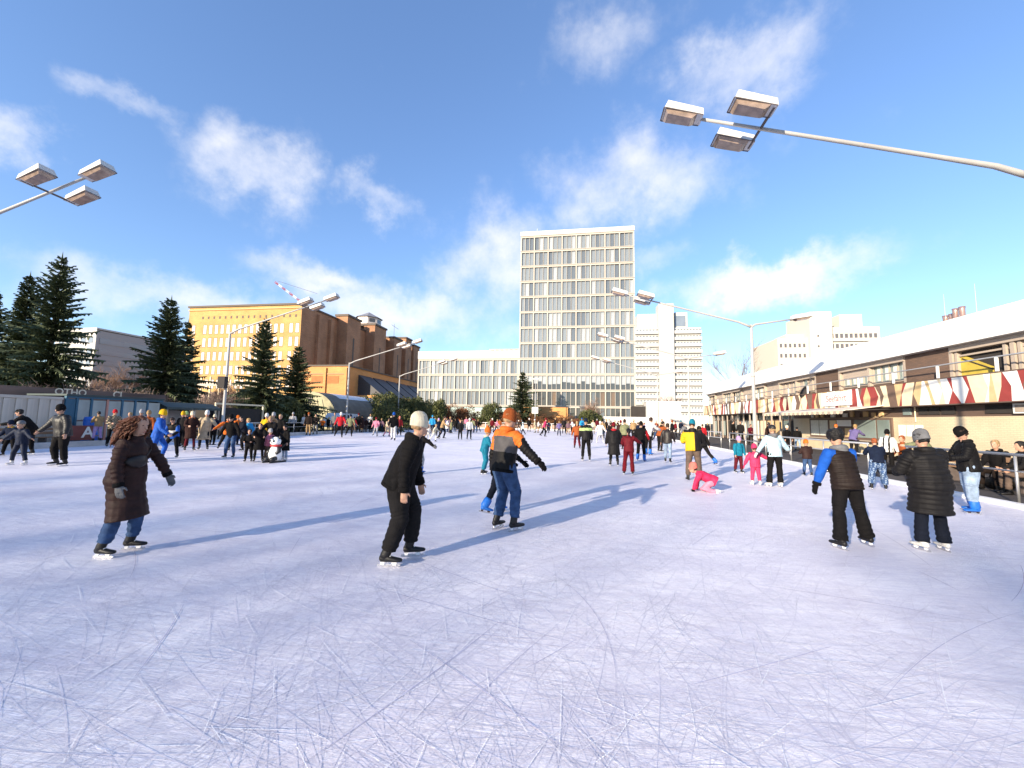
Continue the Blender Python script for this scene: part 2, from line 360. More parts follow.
# ================================================================ yellow-brick factory with stair towers down its side
M_YB = brick_mat('yellow_brick', (.54, .29, .085), (.46, .235, .065), (.46, .33, .16), bw=.5, bh=.16, msize=.02)
M_RB = brick_mat('red_brown_brick', (.42, .175, .078), (.33, .135, .062), (.38, .25, .16), bw=.6, bh=.2, msize=.03)
M_CAP = mat('dark_cap', (.10, .075, .06), rough=.7)
M_WINW = mat('window_white', (.58, .50, .46), rough=.4, var=.08)
FX0, FX1, FY, FZ = -84.8, -57.2, 75.0, 25.2
fb = thing('brick_factory', 'yellow brick factory with rows of white windows and a red brown side', 'building', (-70, FY+10, 0))
mb = MB().box(FX0, FX1, FY, 137, -.02, FZ, 0)
o = pmesh(fb, 'wall', mb, [M_YB, M_RB])
for p in o.data.polygons:
    if p.normal.x > .5: p.material_index = 1
pbox(fb, 'roof_cap', M_CAP, FX0-.25, FX1+.2, FY-.25, 137, FZ+.005, FZ+.4)
for i in range(17):                                          # attic openings
    xx = FX0+3.4+i*1.42; pbox(fb, 'attic_opening', M_CAP, xx, xx+.42, FY-.03, FY+.02, 22.6, 23.2)
rows = [(19.3, 21.2), (16.4, 18.3), (13.4, 15.2), (10.4, 12.2), (7.3, 9.2)]
for (za, zb) in rows:
    for i in range(18):
        if i in (1,) : continue
        xx = FX0+1.1+i*1.45+(0 if i < 16 else .7)
        w = pbox(fb, 'window_reveal', M_CAP, xx-.12, xx+.80, FY-.02, FY+.06, za-.1, zb+.1)
        pbox(fb, 'window', M_WINW, xx+.04, xx+.74, FY-.045, FY-.021, za, zb)
        pbox(fb, 'window_bar', mat('bar_grey', (.35, .32, .30)), xx+.37, xx+.41, FY-.065, FY-.046, za, zb)
pbox(fb, 'string_course', M_YB, FX0-.05, FX1+.03, FY-.14, FY-.005, 4.6, 5.0)
pbox(fb, 'ledge', mat('brick_ledge', (.55, .30, .12)), FX0-.08, FX1+.04, FY-.2, FY-.004, 24.5, 24.75)
# stair towers and pilasters on the long side
ty = [(88, 6.0, 2.6, .9), (101, 6.6, 2.8, 1.8), (113.5, 5.5, 2.6, .8), (122, 4.5, 2.6, 2.4), (129.5, 5, 2.2, 1.4)]
for (y, w, dp, ex) in ty:
    pbox(fb, 'stair_tower', M_RB, FX1-.5, FX1+dp, y, y+w, -.02, FZ+ex); pbox(fb, 'tower_cap', M_CAP, FX1-.7, FX1+dp+.25, y-.25, y+w+.25, FZ+ex+.004, FZ+ex+.5)
    pbox(fb, 'slit_window', M_CAP, FX1+dp-.02, FX1+dp+.03, y+w/2-.3, y+w/2+.3, 12, FZ-4)
for y in (80, 84.4, 96.2, 109.6, 119.5, 127.4, 135): pbox(fb, 'pilaster', M_RB, FX1-.3, FX1+.7, y, y+1.2, -.02, FZ-.8)
# white lantern house on the roof
lh = MB(); lc = (-58.2, 104.3)
def ngon(r, n=8): return [(lc[0]+r*math.cos(2*math.pi*i/n+.39), lc[1]+r*math.sin(2*math.pi*i/n+.39)) for i in range(n)]
pmesh(fb, 'lantern_base', MB().prism(ngon(3.7), 'z', 26.9, 27.6), M_CAP)
pmesh(fb, 'lantern_wall', MB().prism(ngon(3.4), 'z', 27.61, 29.6), M_WINW)
for i in range(8):
    a = 2*math.pi*i/8+.39+math.pi/8; r = 3.4*math.cos(math.pi/8)
    q = MB().add([(lc[0]+math.cos(a)*(r+.03)-math.sin(a)*s*.8, lc[1]+math.sin(a)*(r+.03)+math.cos(a)*s*.8, z) for s, z in ((-1, 28.2), (1, 28.2), (1, 29.2), (-1, 29.2))], [(0, 1, 2, 3)])
    pmesh(fb, 'lantern_window', q, M_G[3])
rp = ngon(3.9); vs = [(x, y, 29.61) for x, y in rp]+[(lc[0], lc[1], 31.6)]
pmesh(fb, 'lantern_roof', MB().add(vs, [(i, (i+1) % 8, 8) for i in range(8)]), mat('zinc', (.22, .22, .24), rough=.5))
pmesh(fb, 'roof_mast', MB().tube([(-57, 118, 27), (-57, 118, 31.5)], [.06, .04], 5).tube([(-57, 116, 30.8), (-57, 121, 30.5)], [.05, .05], 5), M_CAP)
for y in (93, 97): pbox(fb, 'chimney', M_RB, -60, -58.6, y, y+1.4, FZ+.41, FZ+2.3)
# lower annex with orange front and saw-tooth roof lights
an = thing('brick_annex', 'orange brick annex with dark saw tooth roof lights below the factory side', 'building', (-47, 80, 0))
M_OB = brick_mat('orange_brick', (.62, .27, .075), (.55, .22, .06), (.48, .30, .15), bw=.5, bh=.16, msize=.02)
pbox(an, 'wall', M_OB, -54.3, -44.1, 72, 118, -.02, 11.6); pbox(an, 'roof_edge', M_CAP, -54.5, -43.9, 71.8, 118.1, 11.605, 11.9)
for x0 in (-51.8, -48.6): pbox(an, 'window', mat('rust_brown_panel', (.34, .14, .05), rough=.85), x0, x0+2.7, 71.95, 71.99, 8.2, 9.7)
for x0 in (-54.2, -49.05, -44.6): pbox(an, 'pilaster', M_OB, x0, x0+.5, 71.7, 71.998, -.02, 11.3)
pbox(an, 'band', mat('annex_band', (.34, .15, .06)), -54.2, -44.2, 71.9, 71.997, 9.95, 10.2)
M_SLATE = mat('slate_dark', (.045, .043, .048), rough=.55, var=.2)
for i in range(7):
    y = 76+i*6.0
    q = MB().prism([(y, 9.8), (y+5.6, 9.8), (y+4.6, 7.0), (y+1.5, 7.0)], 'x', -44.09, -44.05)
    q = MB().add([(-44.08, y, 10.4), (-44.08, y+5.2, 10.4), (-38.6, y+5.2, 6.2), (-38.6, y, 6.2), (-44.08, y+5.2, 6.2), (-44.08, y, 6.2)], [(0, 3, 2, 1), (1, 2, 4), (0, 5, 3), (3, 5, 4, 2), (0, 1, 4, 5)])
    pmesh(an, 'roof_light', q, M_SLATE)
pbox(an, 'low_wall', M_OB, -44.08, -38.5, 75.5, 118, -.02, 6.15)

# red and white crane jib behind the factory
cr = thing('tower_crane', 'red and white crane jib rising behind the factory roof', 'crane', (-96, 131, 0))
a, b = np.array([-111.0, 130, 51.5]), np.array([-96.0, 131, 40.8])
M_RED = mat('crane_red', (.42, .07, .05), rough=.5); M_WHT = mat('crane_white', (.75, .72, .70), rough=.5)
for i in range(10):
    p0 = a+(b-a)*i/10; p1 = a+(b-a)*(i+1)/10; q = MB()
    for dx, dz in ((-.25, -.25), (.25, -.25), (0, .3)): q.tube([p0+(0, dx, dz), p1+(0, dx, dz)], [.09, .09], 4)
    q.tube([p0+(0, -.25, -.25), p1+(0, 0, .3)], [.06, .06], 4); q.tube([p0+(0, .25, -.25), p1+(0, 0, .3)], [.06, .06], 4)
    pmesh(cr, 'jib_section', q, M_RED if i % 2 == 0 else M_WHT)
pmesh(cr, 'mast', MB().tube([b+(0, 0, 1), (b[0], b[1], 0)], [.8, .8], 4), M_RED)
pmesh(cr, 'stay_cable', MB().tube([a+(1, 0, .4), b+(2, 0, 6)], [.05, .05], 4), M_CAP)

# ================================================================ white hospital-like high-rise behind the tower
M_WW = mat('white_facade', (.47, .455, .435), rough=.7, var=.05, scale=.3)
M_BLUEG = glass_mat('band_glass', (.16, .19, .23), rough=.2)
hr = thing('white_high_rise', 'white high rise with stacked balcony bands and a blank lift shaft', 'building', (48, 238, 0))
HY = 230.0
pbox(hr, 'core', M_WW, 28, 68, HY+2, HY+18, -.02, 54.5)
pbox(hr, 'lift_shaft', M_WW, 46.0, 54.0, HY-.8, HY+7, -.02, 68.0)
pbox(hr, 'roof_storey', M_WW, 35.0, 45.9, HY+2.2, HY+14, 54.51, 63.0); pbox(hr, 'roof_house', M_WW, 55.2, 62.0, HY+2.4, HY+12, 54.51, 63.6)
pbox(hr, 'roof_vault_glass', M_BLUEG, 55.4, 61.0, HY+2.3, HY+2.39, 55.6, 61.6)
for k in range(15):
    z = .4+k*3.62
    for (xa, xb, cols) in ((28.2, 45.9, 10), (54.1, 68.8, 9)):
        pbox(hr, 'balcony', M_WW, xa, xb, HY, HY+2, z, z+1.75)
        pbox(hr, 'floor_recess', M_BLUEG, xa+.1, xb-.1, HY+1.6, HY+1.98, z+1.76, z+3.5)
        pbox(hr, 'balcony_soffit', mat('soffit_grey', (.30, .30, .31)), xa+.05, xb-.05, HY+.1, HY+1.95, z-.12, z-.01)
        w = (xb-xa)/cols
        for j in range(cols): pbox(hr, 'window_pier', M_WW, xa+j*w, xa+j*w+w*.42, HY+1.3, HY+1.59, z+1.76, z+3.2)
        pbox(hr, 'lintel', M_WW, xa, xb, HY+1.2, HY+1.58, z+2.72, z+3.49)
# beige slab of flats beyond the clubhouse roof
M_BE = mat('beige_render', (.58, .53, .45), rough=.8, var=.06, scale=.3)
ap = thing('apartment_slab', 'cream apartment block with rows of small windows beyond the clubhouse roof', 'building', (62, 118, 0))
AY = 110.0
M_DW = glass_mat('small_window', (.10, .09, .09), rough=.2)
pbox(ap, 'wall', M_BE, 51, 58, AY, AY+14, -.02, 23.6); pbox(ap, 'stair_tower', M_BE, 58, 63, AY-1.2, AY+10, -.02, 30.0); pbox(ap, 'wall', M_BE, 63.01, 74.6, AY+.6, AY+14, -.02, 26.4)
pbox(ap, 'roof_house', M_BE, 67.2, 72.4, AY+3, AY+9, 26.41, 30.2)
pbox(ap, 'roof_house', M_BE, 54, 58, AY+2, AY+8, 23.61, 25.0)
for k in range(6):
    z = 21.2-k*2.6
    for i in range(6):
        if rnd.random() < .92: pbox(ap, 'window', M_DW, 51.5+i*1.08, 51.5+i*1.08+.55, AY-.04, AY-.003, z, z+1.0)
    z = 23.6-k*2.6
    for i in range(10): pbox(ap, 'window', M_DW, 63.6+i*1.08, 63.6+i*1.08+.68, AY+.55, AY+.597, z, z+1.1)
    pbox(ap, 'balcony', M_WW, 63.2, 74.4, AY+.1, AY+.54, z-.9, z-.2)
    pbox(ap, 'slot_window', M_DW, 59.6, 60.0, AY-1.25, AY-1.203, z, z+.5)
# glass-fronted office block far left
go = thing('far_office_block', 'distant grey office block with a pale end wall behind bare trees', 'building', (-145, 110, 0))
pbox(go, 'wall', mat('grey_facade', (.36, .33, .32), rough=.6, var=.1, scale=.2), -153, -138.5, 95.3, 160, -.02, 25.8)
pbox(go, 'end_wall', M_WW, -153.1, -138.45, 95, 95.29, -.02, 26.0)
for k in range(6):
    z = 6+k*3.2
    pbox(go, 'window_band', glass_mat('band_grey_glass', (.22, .23, .25), rough=.2), -138.49, -138.4, 96, 159, z, z+1.7)
    for i in range(5): pbox(go, 'window', M_BLUEG, -151.5+i*2.6, -149.8+i*2.6, 94.95, 94.995, z, z+1.8)
pbox(go, 'roof_edge', M_WW, -153.2, -138.3, 94.9, 160, 26.01, 26.5)
# ================================================================ clubhouse along the right of the rink
CX = 17.0
M_CREAMB = brick_mat('cream_brick', (.66, .54, .36), (.61, .50, .33), (.52, .42, .29), bw=.24, bh=.075, msize=.010, bump=.2)
M_BROWN = mat('brown_cladding', (.135, .090, .070), rough=.6, var=.15, scale=3, bump=.15)
M_BRBR = brick_mat('brown_brick', (.16, .095, .065), (.12, .075, .055), (.10, .07, .055), bw=.24, bh=.075, msize=.01)
M_ROOFW = mat('white_roof_fascia', (.80, .79, .78), rough=.5, var=.04, scale=.6)
M_TAUPE = mat('taupe_metal', (.40, .33, .27), rough=.45, var=.08)
M_CR = mat('mural_cream', (.74, .62, .42), rough=.7, var=.08); M_WT = mat('mural_white', (.82, .80, .76), rough=.7, var=.06)
M_MR = mat('mural_red', (.28, .045, .040), rough=.7, var=.12); M_MB = mat('mural_brown', (.15, .095, .07), rough=.7, var=.1); M_TN = mat('mural_tan', (.60, .42, .22), rough=.7, var=.1)
M_RAIL = mat('galvanised_rail', (.52, .51, .50), rough=.35, metal=.7, var=.08)
M_WPOST = mat('white_post', (.78, .75, .71), rough=.5, var=.06)
Y0, Y1 = 5.0, 57.0
ch = thing('clubhouse', 'long two storey clubhouse with a white roof edge and painted zigzag parapet', 'building', (CX+6, 31, 0))
pbox(ch, 'ground_wall', M_CREAMB, CX+.45, CX+14, Y0, 35.6, -.02, 2.16)
pbox(ch, 'ground_wall', M_BROWN, CX+1.1, CX+14, 35.62, Y1, -.02, 2.70)
pbox(ch, 'window_strip', M_BROWN, CX+.5, CX+13.8, Y0, 35.6, 2.165, 2.70)
pbox(ch, 'balcony_slab', mat('slab_dark', (.10, .075, .06), rough=.7), CX+.06, CX+3, Y0, Y1+.2, 2.705, 2.86)
pbox(ch, 'upper_wall', M_BROWN, CX+.75, CX+14, Y0, Y1, 2.865, 5.42)
pmesh(ch, 'roof', MB().prism([(CX+.05, 5.43), (CX+14.5, 5.43), (CX+14.5, 7.0), (CX+.35, 6.70), (CX+.05, 5.50)], 'y', Y0, Y1+.4), M_ROOFW)
for i in range(20): pmesh(ch, 'roof_seam', MB().tube([(CX+.045, Y0+.4+i*2.69, 5.5), (CX+.345, Y0+.4+i*2.69, 6.70), (CX+6, Y0+.4+i*2.69, 6.84)], [.018, .018, .018], 4), M_TAUPE)
# painted parapet: one panel per bay, each with its own run of zigzag shapes
rr = random.Random(23)
pal = [M_CR, M_WT, M_MR, M_MB, M_TN]
cols_ = []; ys = Y0; last = -1
bounds = []
while ys < Y1:
    sk = rr.choice((-1, 1))*rr.uniform(.04, .20); bounds.append((ys-sk, ys + (rr.uniform(-.06, .06) if rr.random() < .65 else rr.choice((-.16, .16))), ys+sk) if rr.random() < .75 else (ys, ys + rr.choice((-.24, .24)), ys)); ys += rr.choice((.20, .26, .34, .42, .55))
seq = []
for i in range(len(bounds)):
    c = rr.choices(range(5), (4, 3, 3, 2, 2))[0]
    while c == last: c = rr.choices(range(5), (4, 3, 3, 2, 2))[0]
    seq.append(c); last = c
PB, PT = 2.74, 3.92; PM = (PB+PT)/2
bay = 2.70; nb = int((Y1-Y0)/bay)
pbox(ch, 'parapet', M_TAUPE, CX+.012, CX+.05, Y0, Y1, PB+.01, PT-.01)
# colour fields between successive boundary lines (bottom, middle, top): flat paint on the parapet, 6 mm board each
for i in range(len(bounds)-1):
    a, b = bounds[i], bounds[i+1]
    b = tuple(max(b[k], a[k]+.03) for k in range(3)); bounds[i+1] = b
    poly = [(a[0], PB), (b[0], PB), (b[1], PM), (b[2], PT), (a[2], PT), (a[1], PM)]
    pmesh(ch, 'mural_field', MB().prism([(p[0], p[1]) for p in poly], 'x', CX-.012, CX+.011), pal[seq[i]])
pbox(ch, 'parapet_cap', M_BROWN, CX-.04, CX+.09, Y0, Y1, PT+.004, PT+.04)
pbox(ch, 'parapet_foot', M_BROWN, CX-.03, CX+.055, Y0, Y1, PB-.05, PB-.004)
# hand rail on white posts
pmesh(ch, 'handrail', MB().tube([(CX-.05, Y0, 4.56), (CX-.05, Y1, 4.56)], [.035, .035], 8), M_RAIL, smooth=True)
k = 0; y = Y0+.55
while y < Y1:
    pbox(ch, 'rail_post', M_WPOST, CX-.08, CX-.02, y-.05, y+.05, PT+.045, 4.54); y += 2.69
# upper storey bays
M_GL = glass_mat('clubhouse_glass', (.20, .25, .24), rough=.1); M_CUR = mat('curtain', (.66, .66, .58), rough=.8); M_DK = mat('room_dark', (.035, .030, .028), rough=.9)
M_YEL = mat('yellow_board', (.50, .37, .06), rough=.6)
UX = CX+.75
kinds = ['dark', 'dark', 'dark', 'dark', 'dark', 'open', 'brick', 'win', 'shut', 'brick', 'win3', 'win3', 'panel', 'light', 'panel', 'win3', 'light', 'panel', 'win3']
for i in range(19):
    a = Y0+.45+i*2.69; b = a+2.69
    kd = kinds[i] if i < len(kinds) else 'win'
    if b > Y1: b = Y1
    pbox(ch, 'bay_pier', M_TAUPE, UX-.30, UX-.002, a-.06, a+.10, 2.87, 5.425)
    if kd == 'brick':
        pbox(ch, 'brick_panel', M_BRBR, UX-.30, UX-.003, a+.11, b-.07, 2.87, 5.425); continue
    if kd == 'panel':
        pbox(ch, 'cladding_panel', M_TAUPE, UX-.10, UX-.003, a+.11, b-.07, 2.87, 5.425); continue
    pbox(ch, 'shutter_box', M_TAUPE, UX-.36, UX-.004, a-.02, b-.02, 5.16, 5.424)
    if kd in ('dark', 'open'):
        pbox(ch, 'pane', M_DK, UX-.06, UX-.004, a+.11, b-.07, 3.9, 5.155)
        pbox(ch, 'window_rail', M_TAUPE, UX-.20, UX-.07, a+.11, b-.07, 4.92, 5.0); pbox(ch, 'jamb', M_TAUPE, UX-.26, UX-.02, a+.30, a+.42, 2.87, 5.155); pbox(ch, 'jamb', M_TAUPE, UX-.26, UX-.02, b-.26, b-.14, 2.87, 5.155)
        if kd == 'open':
            pmesh(ch, 'yellow_panel', MB().prism([(b-.2, 3.6), (b-.2, 5.0), (b-.35, 5.0), (a+1.0, 4.28), (a+1.0, 3.6)], 'x', UX-.13, UX-.10), M_YEL)
            pmesh(ch, 'board_edge', MB().tube([(UX-.14, b-.35, 4.82), (UX-.14, a+.98, 4.16)], [.03, .03], 4), M_DK)
        continue
    if kd == 'shut': pbox(ch, 'roller_shutter', M_TAUPE, UX-.16, UX-.10, a+.2, b-.17, 4.72, 5.155)
    pbox(ch, 'window_frame', M_TAUPE, UX-.14, UX-.08, a+.11, b-.07, 4.12, 4.24); pbox(ch, 'spandrel', M_BROWN, UX-.1, UX-.004, a+.11, b-.07, 2.87, 4.11)
    np_ = 4
    for j in range(np_):
        y0 = a+.14+j*(2.69-.24)/np_; y1 = y0+(2.69-.24)/np_-.05
        m = {'win': M_GL, 'shut': M_GL, 'win3': rr.choice((M_GL, M_DK, M_TAUPE)), 'light': rr.choice((M_CUR, M_GL))}[kd]
        pbox(ch, 'pane', m, UX-.06, UX-.005, y0, y1, 4.25, 5.155)
        if kd in ('win', 'shut') and rr.random() < .8: pbox(ch, 'curtain', M_CUR, UX-.075, UX-.062, y0+.1, y1-.22, 4.3, 4.3+.75)
        pbox(ch, 'glazing_bar', M_TAUPE, UX-.13, UX-.006, y1+.005, y1+.045, 4.25, 5.155)
# ground floor: strip windows, vent, kiosk, shop front
for (a, b) in ((21.6, 22.3), (22.4, 23.0), (23.05, 23.6), (14, 17.6), (18.0, 20.2), (24.1, 24.6)): pbox(ch, 'strip_window', M_GL if a > 24 else M_DK, CX+.44, CX+.498, a, b, 2.28, 2.64)
pbox(ch, 'ventilator', M_WPOST, CX+.36, CX+.498, 18.35, 19.0, 2.26, 2.66); pbox(ch, 'ventilator_fan', M_TAUPE, CX+.34, CX+.358, 18.45, 18.9, 2.32, 2.6)
pmesh(ch, 'downpipe', MB().tube([(CX+.40, 23.75, 2.7), (CX+.40, 23.75, 1.9)], [.03, .03], 6), M_CR)
for j in range(3): pbox(ch, 'notice_sheet', M_WT, CX+.43, CX+.447, 24.95-j*.55-.46, 24.95-j*.55, 1.15, 1.75); 
KY0, KY1 = 25.3, 33.2
pbox(ch, 'kiosk_front', M_BROWN, CX+.36, CX+.446, KY0, KY1, .82, 2.14)
for (a, b, m) in ((25.45, 26.35, M_GL), (26.5, 28.3, M_GL), (31.0, 31.95, M_CUR), (32.05, 33.0, M_CUR)): pbox(ch, 'kiosk_window', m, CX+.335, CX+.358, a, b, .95, 2.02)
pbox(ch, 'menu_board', M_WT, CX+.33, CX+.355, 28.6, 30.0, 1.62, 2.02); pbox(ch, 'poster', M_TN, CX+.33, CX+.355, 28.6, 29.2, .95, 1.5); pbox(ch, 'poster', M_CR, CX+.33, CX+.355, 30.1, 30.75, 1.45, 2.0)
pbox(ch, 'kiosk_counter', M_TAUPE, CX+.10, CX+.355, KY0, KY1, .74, .815)
# small things on display above the counter
for j in range(12): pbox(ch, 'display_item', rr.choice((M_WT, M_TN, M_CUR, M_BROWN)), CX+.40, CX+.49, 26+j*.62, 26+j*.62+rr.uniform(.2, .45), 2.22, 2.22+rr.uniform(.2, .4))
# awning
AX0 = CX-2.1
aw = MB().add([(CX+.05, 25.2, 2.84), (CX+.05, 35.0, 2.84), (AX0, 35.0, 2.52), (AX0, 25.2, 2.52), (CX+.05, 25.2, 2.80), (CX+.05, 35.0, 2.80), (AX0, 35.0, 2.48), (AX0, 25.2, 2.48)], [(0, 1, 2, 3), (7, 6, 5, 4), (0, 3, 7, 4), (1, 5, 6, 2), (3, 2, 6, 7)])
awn = thing('awning', 'striped cream awning with scalloped edge over the kiosk window', 'awning', (CX, 30, 2.6))
pmesh(awn, 'awning_sheet', aw, mat('awning_cloth', (.66, .58, .50), rough=.85, var=.1, scale=3))
for j in range(int(9.8/.28)):
    y = 25.2+j*.28; pts = [(y, 2.475)]+[(y+.14-.14*math.cos(math.pi*q/6), 2.475-.10-.07*math.sin(math.pi*q/6)) for q in range(7)]+[(y+.28, 2.475)]
    pmesh(awn, 'scallop', MB().prism(pts, 'x', AX0-.006, AX0+.006), M_CR if j % 2 else M_TAUPE)
pmesh(awn, 'awning_arm', MB().tube([(CX+.3, 25.0, 2.62), (AX0+.1, 25.12, 2.50)], [.03, .03], 6), M_DK)
# sign board with red script
sg = thing('kiosk_sign', 'white sign board with thin red lettering above the awning', 'sign', (CX-.1, 29.2, 3.4))
pbox(sg, 'board', M_WT, CX-.10, CX-.04, 27.75, 30.75, 2.95, 3.84)
text_part(sg, 'lettering', 'Seefahrt', .62, mat('sign_red', (.45, .10, .09), rough=.6), (CX-.108, 29.2, 3.42), (R(90), 0, R(-90)), .004)
# glazed shop front under the balcony at the far end
for i in range(14):
    a = 35.8+i*1.5
    m = rr.choice((M_CUR, M_DK, M_CR, M_TN, M_DK, M_GL)); pbox(ch, 'shop_pane', m, CX+1.02, CX+1.098, a+.08, a+1.36, .25, 2.0)
    pbox(ch, 'shop_fanlight', rr.choice((M_DK, M_GL, M_TAUPE)), CX+1.02, CX+1.098, a+.08, a+1.36, 2.12, 2.6)
    pbox(ch, 'shop_post', M_TAUPE, CX+.2, CX+.30, a-.05, a+.05, -.006, 2.70)
# cowl chimneys on the roof
for (y, dx, h) in ((22.9, 1.7, .6), (23.25, 1.7, .6), (22.1, 1.5, .75), (22.45, 1.5, .75)):
    cw = MB().tube([(CX+dx, y, 6.6), (CX+dx, y, 6.75+h-.15), (CX+dx, y, 6.75+h)], [.11, .11, .13], 10)
    pmesh(ch, 'flue', cw, mat('flue_metal', (.45, .30, .26), rough=.3, metal=.6), smooth=True)
pbox(ch, 'flue_base', M_TAUPE, CX+1.2, CX+2.2, 21.8, 23.6, 6.5, 6.85)
for y in (23.0, 21.4): pmesh(ch, 'roof_aerial', MB().tube([(CX+1.5, y, 6.6), (CX+1.5, y, 8.4)], [.012, .006], 4), M_TAUPE)
# satellite dish on the balcony
ds = thing('satellite_dish', 'dark round dish on the balcony rail left of the sign', 'dish', (CX+.2, 33.2, 4.1))
q = MB().tube([(0, 0, 0), (-.05, 0, .02), (-.14, 0, .06)], [.05, .34, .46], 16); pmesh_ = q.build('dish', M_DK, ds, smooth=True); MB().tube([(.0, 0, -.2), (0, 0, .0)], [.03, .03], 6).build('bracket', M_DK, ds)
# rails between the ice and the walkway
def railing(x, y0, y1, label, bay=3.0):
    o = thing('railing', label, 'railing', (x, (y0+y1)/2, 0))
    n = max(1, round((y1-y0)/bay))
    for i in range(n+1):
        y = y0+(y1-y0)*i/n; pmesh(o, 'post', MB().tube([(x, y, -.01), (x, y, 1.06)], [.026, .026], 8), M_RAIL, smooth=True)
    for z, r in ((1.08, .032), (.72, .022)): pmesh(o, 'rail', MB().tube([(x, y0-.05, z), (x, y1+.05, z)], [r, r], 8), M_RAIL, smooth=True)
    return o
railing(RX1+.35, -4, 13.4, 'tubular steel railing along the ice at the right picture edge')
railing(RX1+.35, 15.0, 27.0, 'tubular steel railing behind the boy in patterned trousers', 2.4)
railing(RX1+.35, 28.5, 46.0, 'tubular steel railing in front of the glazed shop front', 2.5)
# far barrier and white hoarding
M_HOARD = mat('white_hoarding', (.60, .56, .49), rough=.7, var=.06, scale=.5)
hw = thing('hoarding', 'long low white hoarding wall behind the far right end of the ice', 'wall', (12, 74, 0))
for i in range(9): pbox(hw, 'panel', M_HOARD, 2.4+i*2.2, 2.4+i*2.2+2.17, 73.9, 74.0, -.02, 2.45)
pbox(hw, 'coping', M_WPOST, 2.3, 22.3, 73.85, 74.05, 2.455, 2.55)
ct = thing('site_cabin', 'plain white site cabin standing behind the white hoarding', 'cabin', (15.5, 78, 0))
pbox(ct, 'wall', M_WW, 12.9, 18.9, 76.2, 79, -.02, 5.35); pbox(ct, 'roof_edge', M_WPOST, 12.8, 19.0, 76.1, 79.1, 5.355, 5.5)
pbox(ct, 'door', M_HOARD, 13.3, 14.2, 76.16, 76.198, .2, 3.0)
pbox(ct, 'base', M_DK, 10.5, 12.85, 77, 79, -.02, 4.6)
# ================================================================ floodlight masts
M_POLE = mat('mast_paint', (.36, .345, .325), rough=.45, var=.10, scale=1.5); M_HOUS = mat('lamp_housing', (.56, .54, .51), rough=.4, var=.06); M_LENS = mat('lamp_glass', (.30, .22, .17), rough=.12, var=.3, scale=6, spec=.7); M_EDGE = mat('lamp_edge', (.10, .08, .075), rough=.5)
def lamp_head(o, c, d, upn, s=1.0, L=1.0):
    """one flood lamp: c its mount (inner end), d its long direction, facing down"""
    d = np.array(d, float); d /= np.linalg.norm(d); w = np.cross([0, 0, 1.0], d); w /= np.linalg.norm(w); up = np.cross(d, w)
    def P(a, b, z): return np.array(c)+d*a*s+w*b*s+up*z*s
    hb, ht = .24, .20
    V = [P(.0, -hb*.8, -.02), P(L, -hb, -.02), P(L, hb, -.02), P(0, hb*.8, -.02), P(.05, -ht*.7, .20), P(L*.96, -ht, .22), P(L*.96, ht, .22), P(.05, ht*.7, .20)]
    h = MB().add(V, [(0, 3, 2, 1), (4, 5, 6, 7), (0, 1, 5, 4), (1, 2, 6, 5), (2, 3, 7, 6), (3, 0, 4, 7)])
    hp = pmesh(o, 'lamp_housing', h, M_HOUS)
    V = [P(.16, -hb*.86, -.035), P(L-.04, -hb*.92, -.035), P(L-.04, hb*.92, -.035), P(.16, hb*.86, -.035), P(.26, -hb*.6, -.13), P(L-.12, -hb*.7, -.12), P(L-.12, hb*.7, -.12), P(.26, hb*.6, -.13)]
    pmesh(o, 'lamp_glass', MB().add(V, [(0, 1, 2, 3), (7, 6, 5, 4), (4, 5, 1, 0), (5, 6, 2, 1), (6, 7, 3, 2), (7, 4, 0, 3)]), M_LENS)
    e = MB()
    for b in (-1, 1): e.tube([P(.02, b*hb*.84, -.028), P(L, b*hb*1.03, -.028)], [.014*s, .014*s], 4)
    e.tube([P(L+.01, -hb, -.028), P(L+.01, hb, -.028)], [.014*s, .014*s], 4)
    pmesh(o, 'lamp_rim', e, M_EDGE)
def mast(X, Y, label, sides, zj=7.5, box=False):
    o = thing('floodlight_mast', label, 'floodlight', (X, Y, 0), group='floodlight masts along both sides of the rink')
    pmesh(o, 'pole', MB().tube([(X, Y, -.02), (X, Y, .9), (X, Y, .92), (X, Y, zj-.25), (X, Y, zj+.02)], [.125, .12, .10, .075, .07], 12), M_POLE, smooth=True)
    pmesh(o, 'collar', MB().tube([(X, Y, 4.4), (X, Y, 4.5)], [.105, .105], 12), M_POLE, smooth=True)
    for (sx, reach, rise, cross) in sides:
        e = np.array([X+sx*reach, Y, zj+rise]); pts = []
        for t in (0, .04, .10, .25, .6, 1.0):
            zq = zj-.12+.12*min(1, t/.10)+rise*t; pts.append((X+sx*reach*t, Y, zq))
        pmesh(o, 'arm', MB().tube(pts, [.075, .07, .065, .055, .05, .04], 10), M_POLE, smooth=True)
        d = np.array([sx*reach, 0, rise]); d /= np.linalg.norm(d)
        if cross:
            m = np.array(pts[0])+(e-np.array(pts[0]))*(.80 if reach > 5 else .82)
            m[2] = zj+rise*(.80 if reach > 5 else .82)
            pmesh(o, 'cross_arm', MB().tube([m+(0, -.72, 0), m+(0, .72, 0)], [.035, .035], 8), M_EDGE)
            for q in (-.62, .62): lamp_head(o, m+(0, q, .0)-d*.06, d, None)
        lamp_head(o, e-d*.02, d, None)
    if box: pbox(o, 'loudspeaker', M_DK, X-.28, X+.28, Y-.42, Y-.12, 3.5, 4.3)
    return o
LEFT = (1, 7.2, 2.05, True)
RIGHT = (-1, 7.1, 2.05, True)
mast(10.32, 10.4, 'floodlight mast whose three lamp arm crosses the upper right sky', [RIGHT])
mast(10.3, 25.2, 'floodlight mast with lamps on two arms beside the kiosk awning', [RIGHT, (1, 2.2, .30, False)])
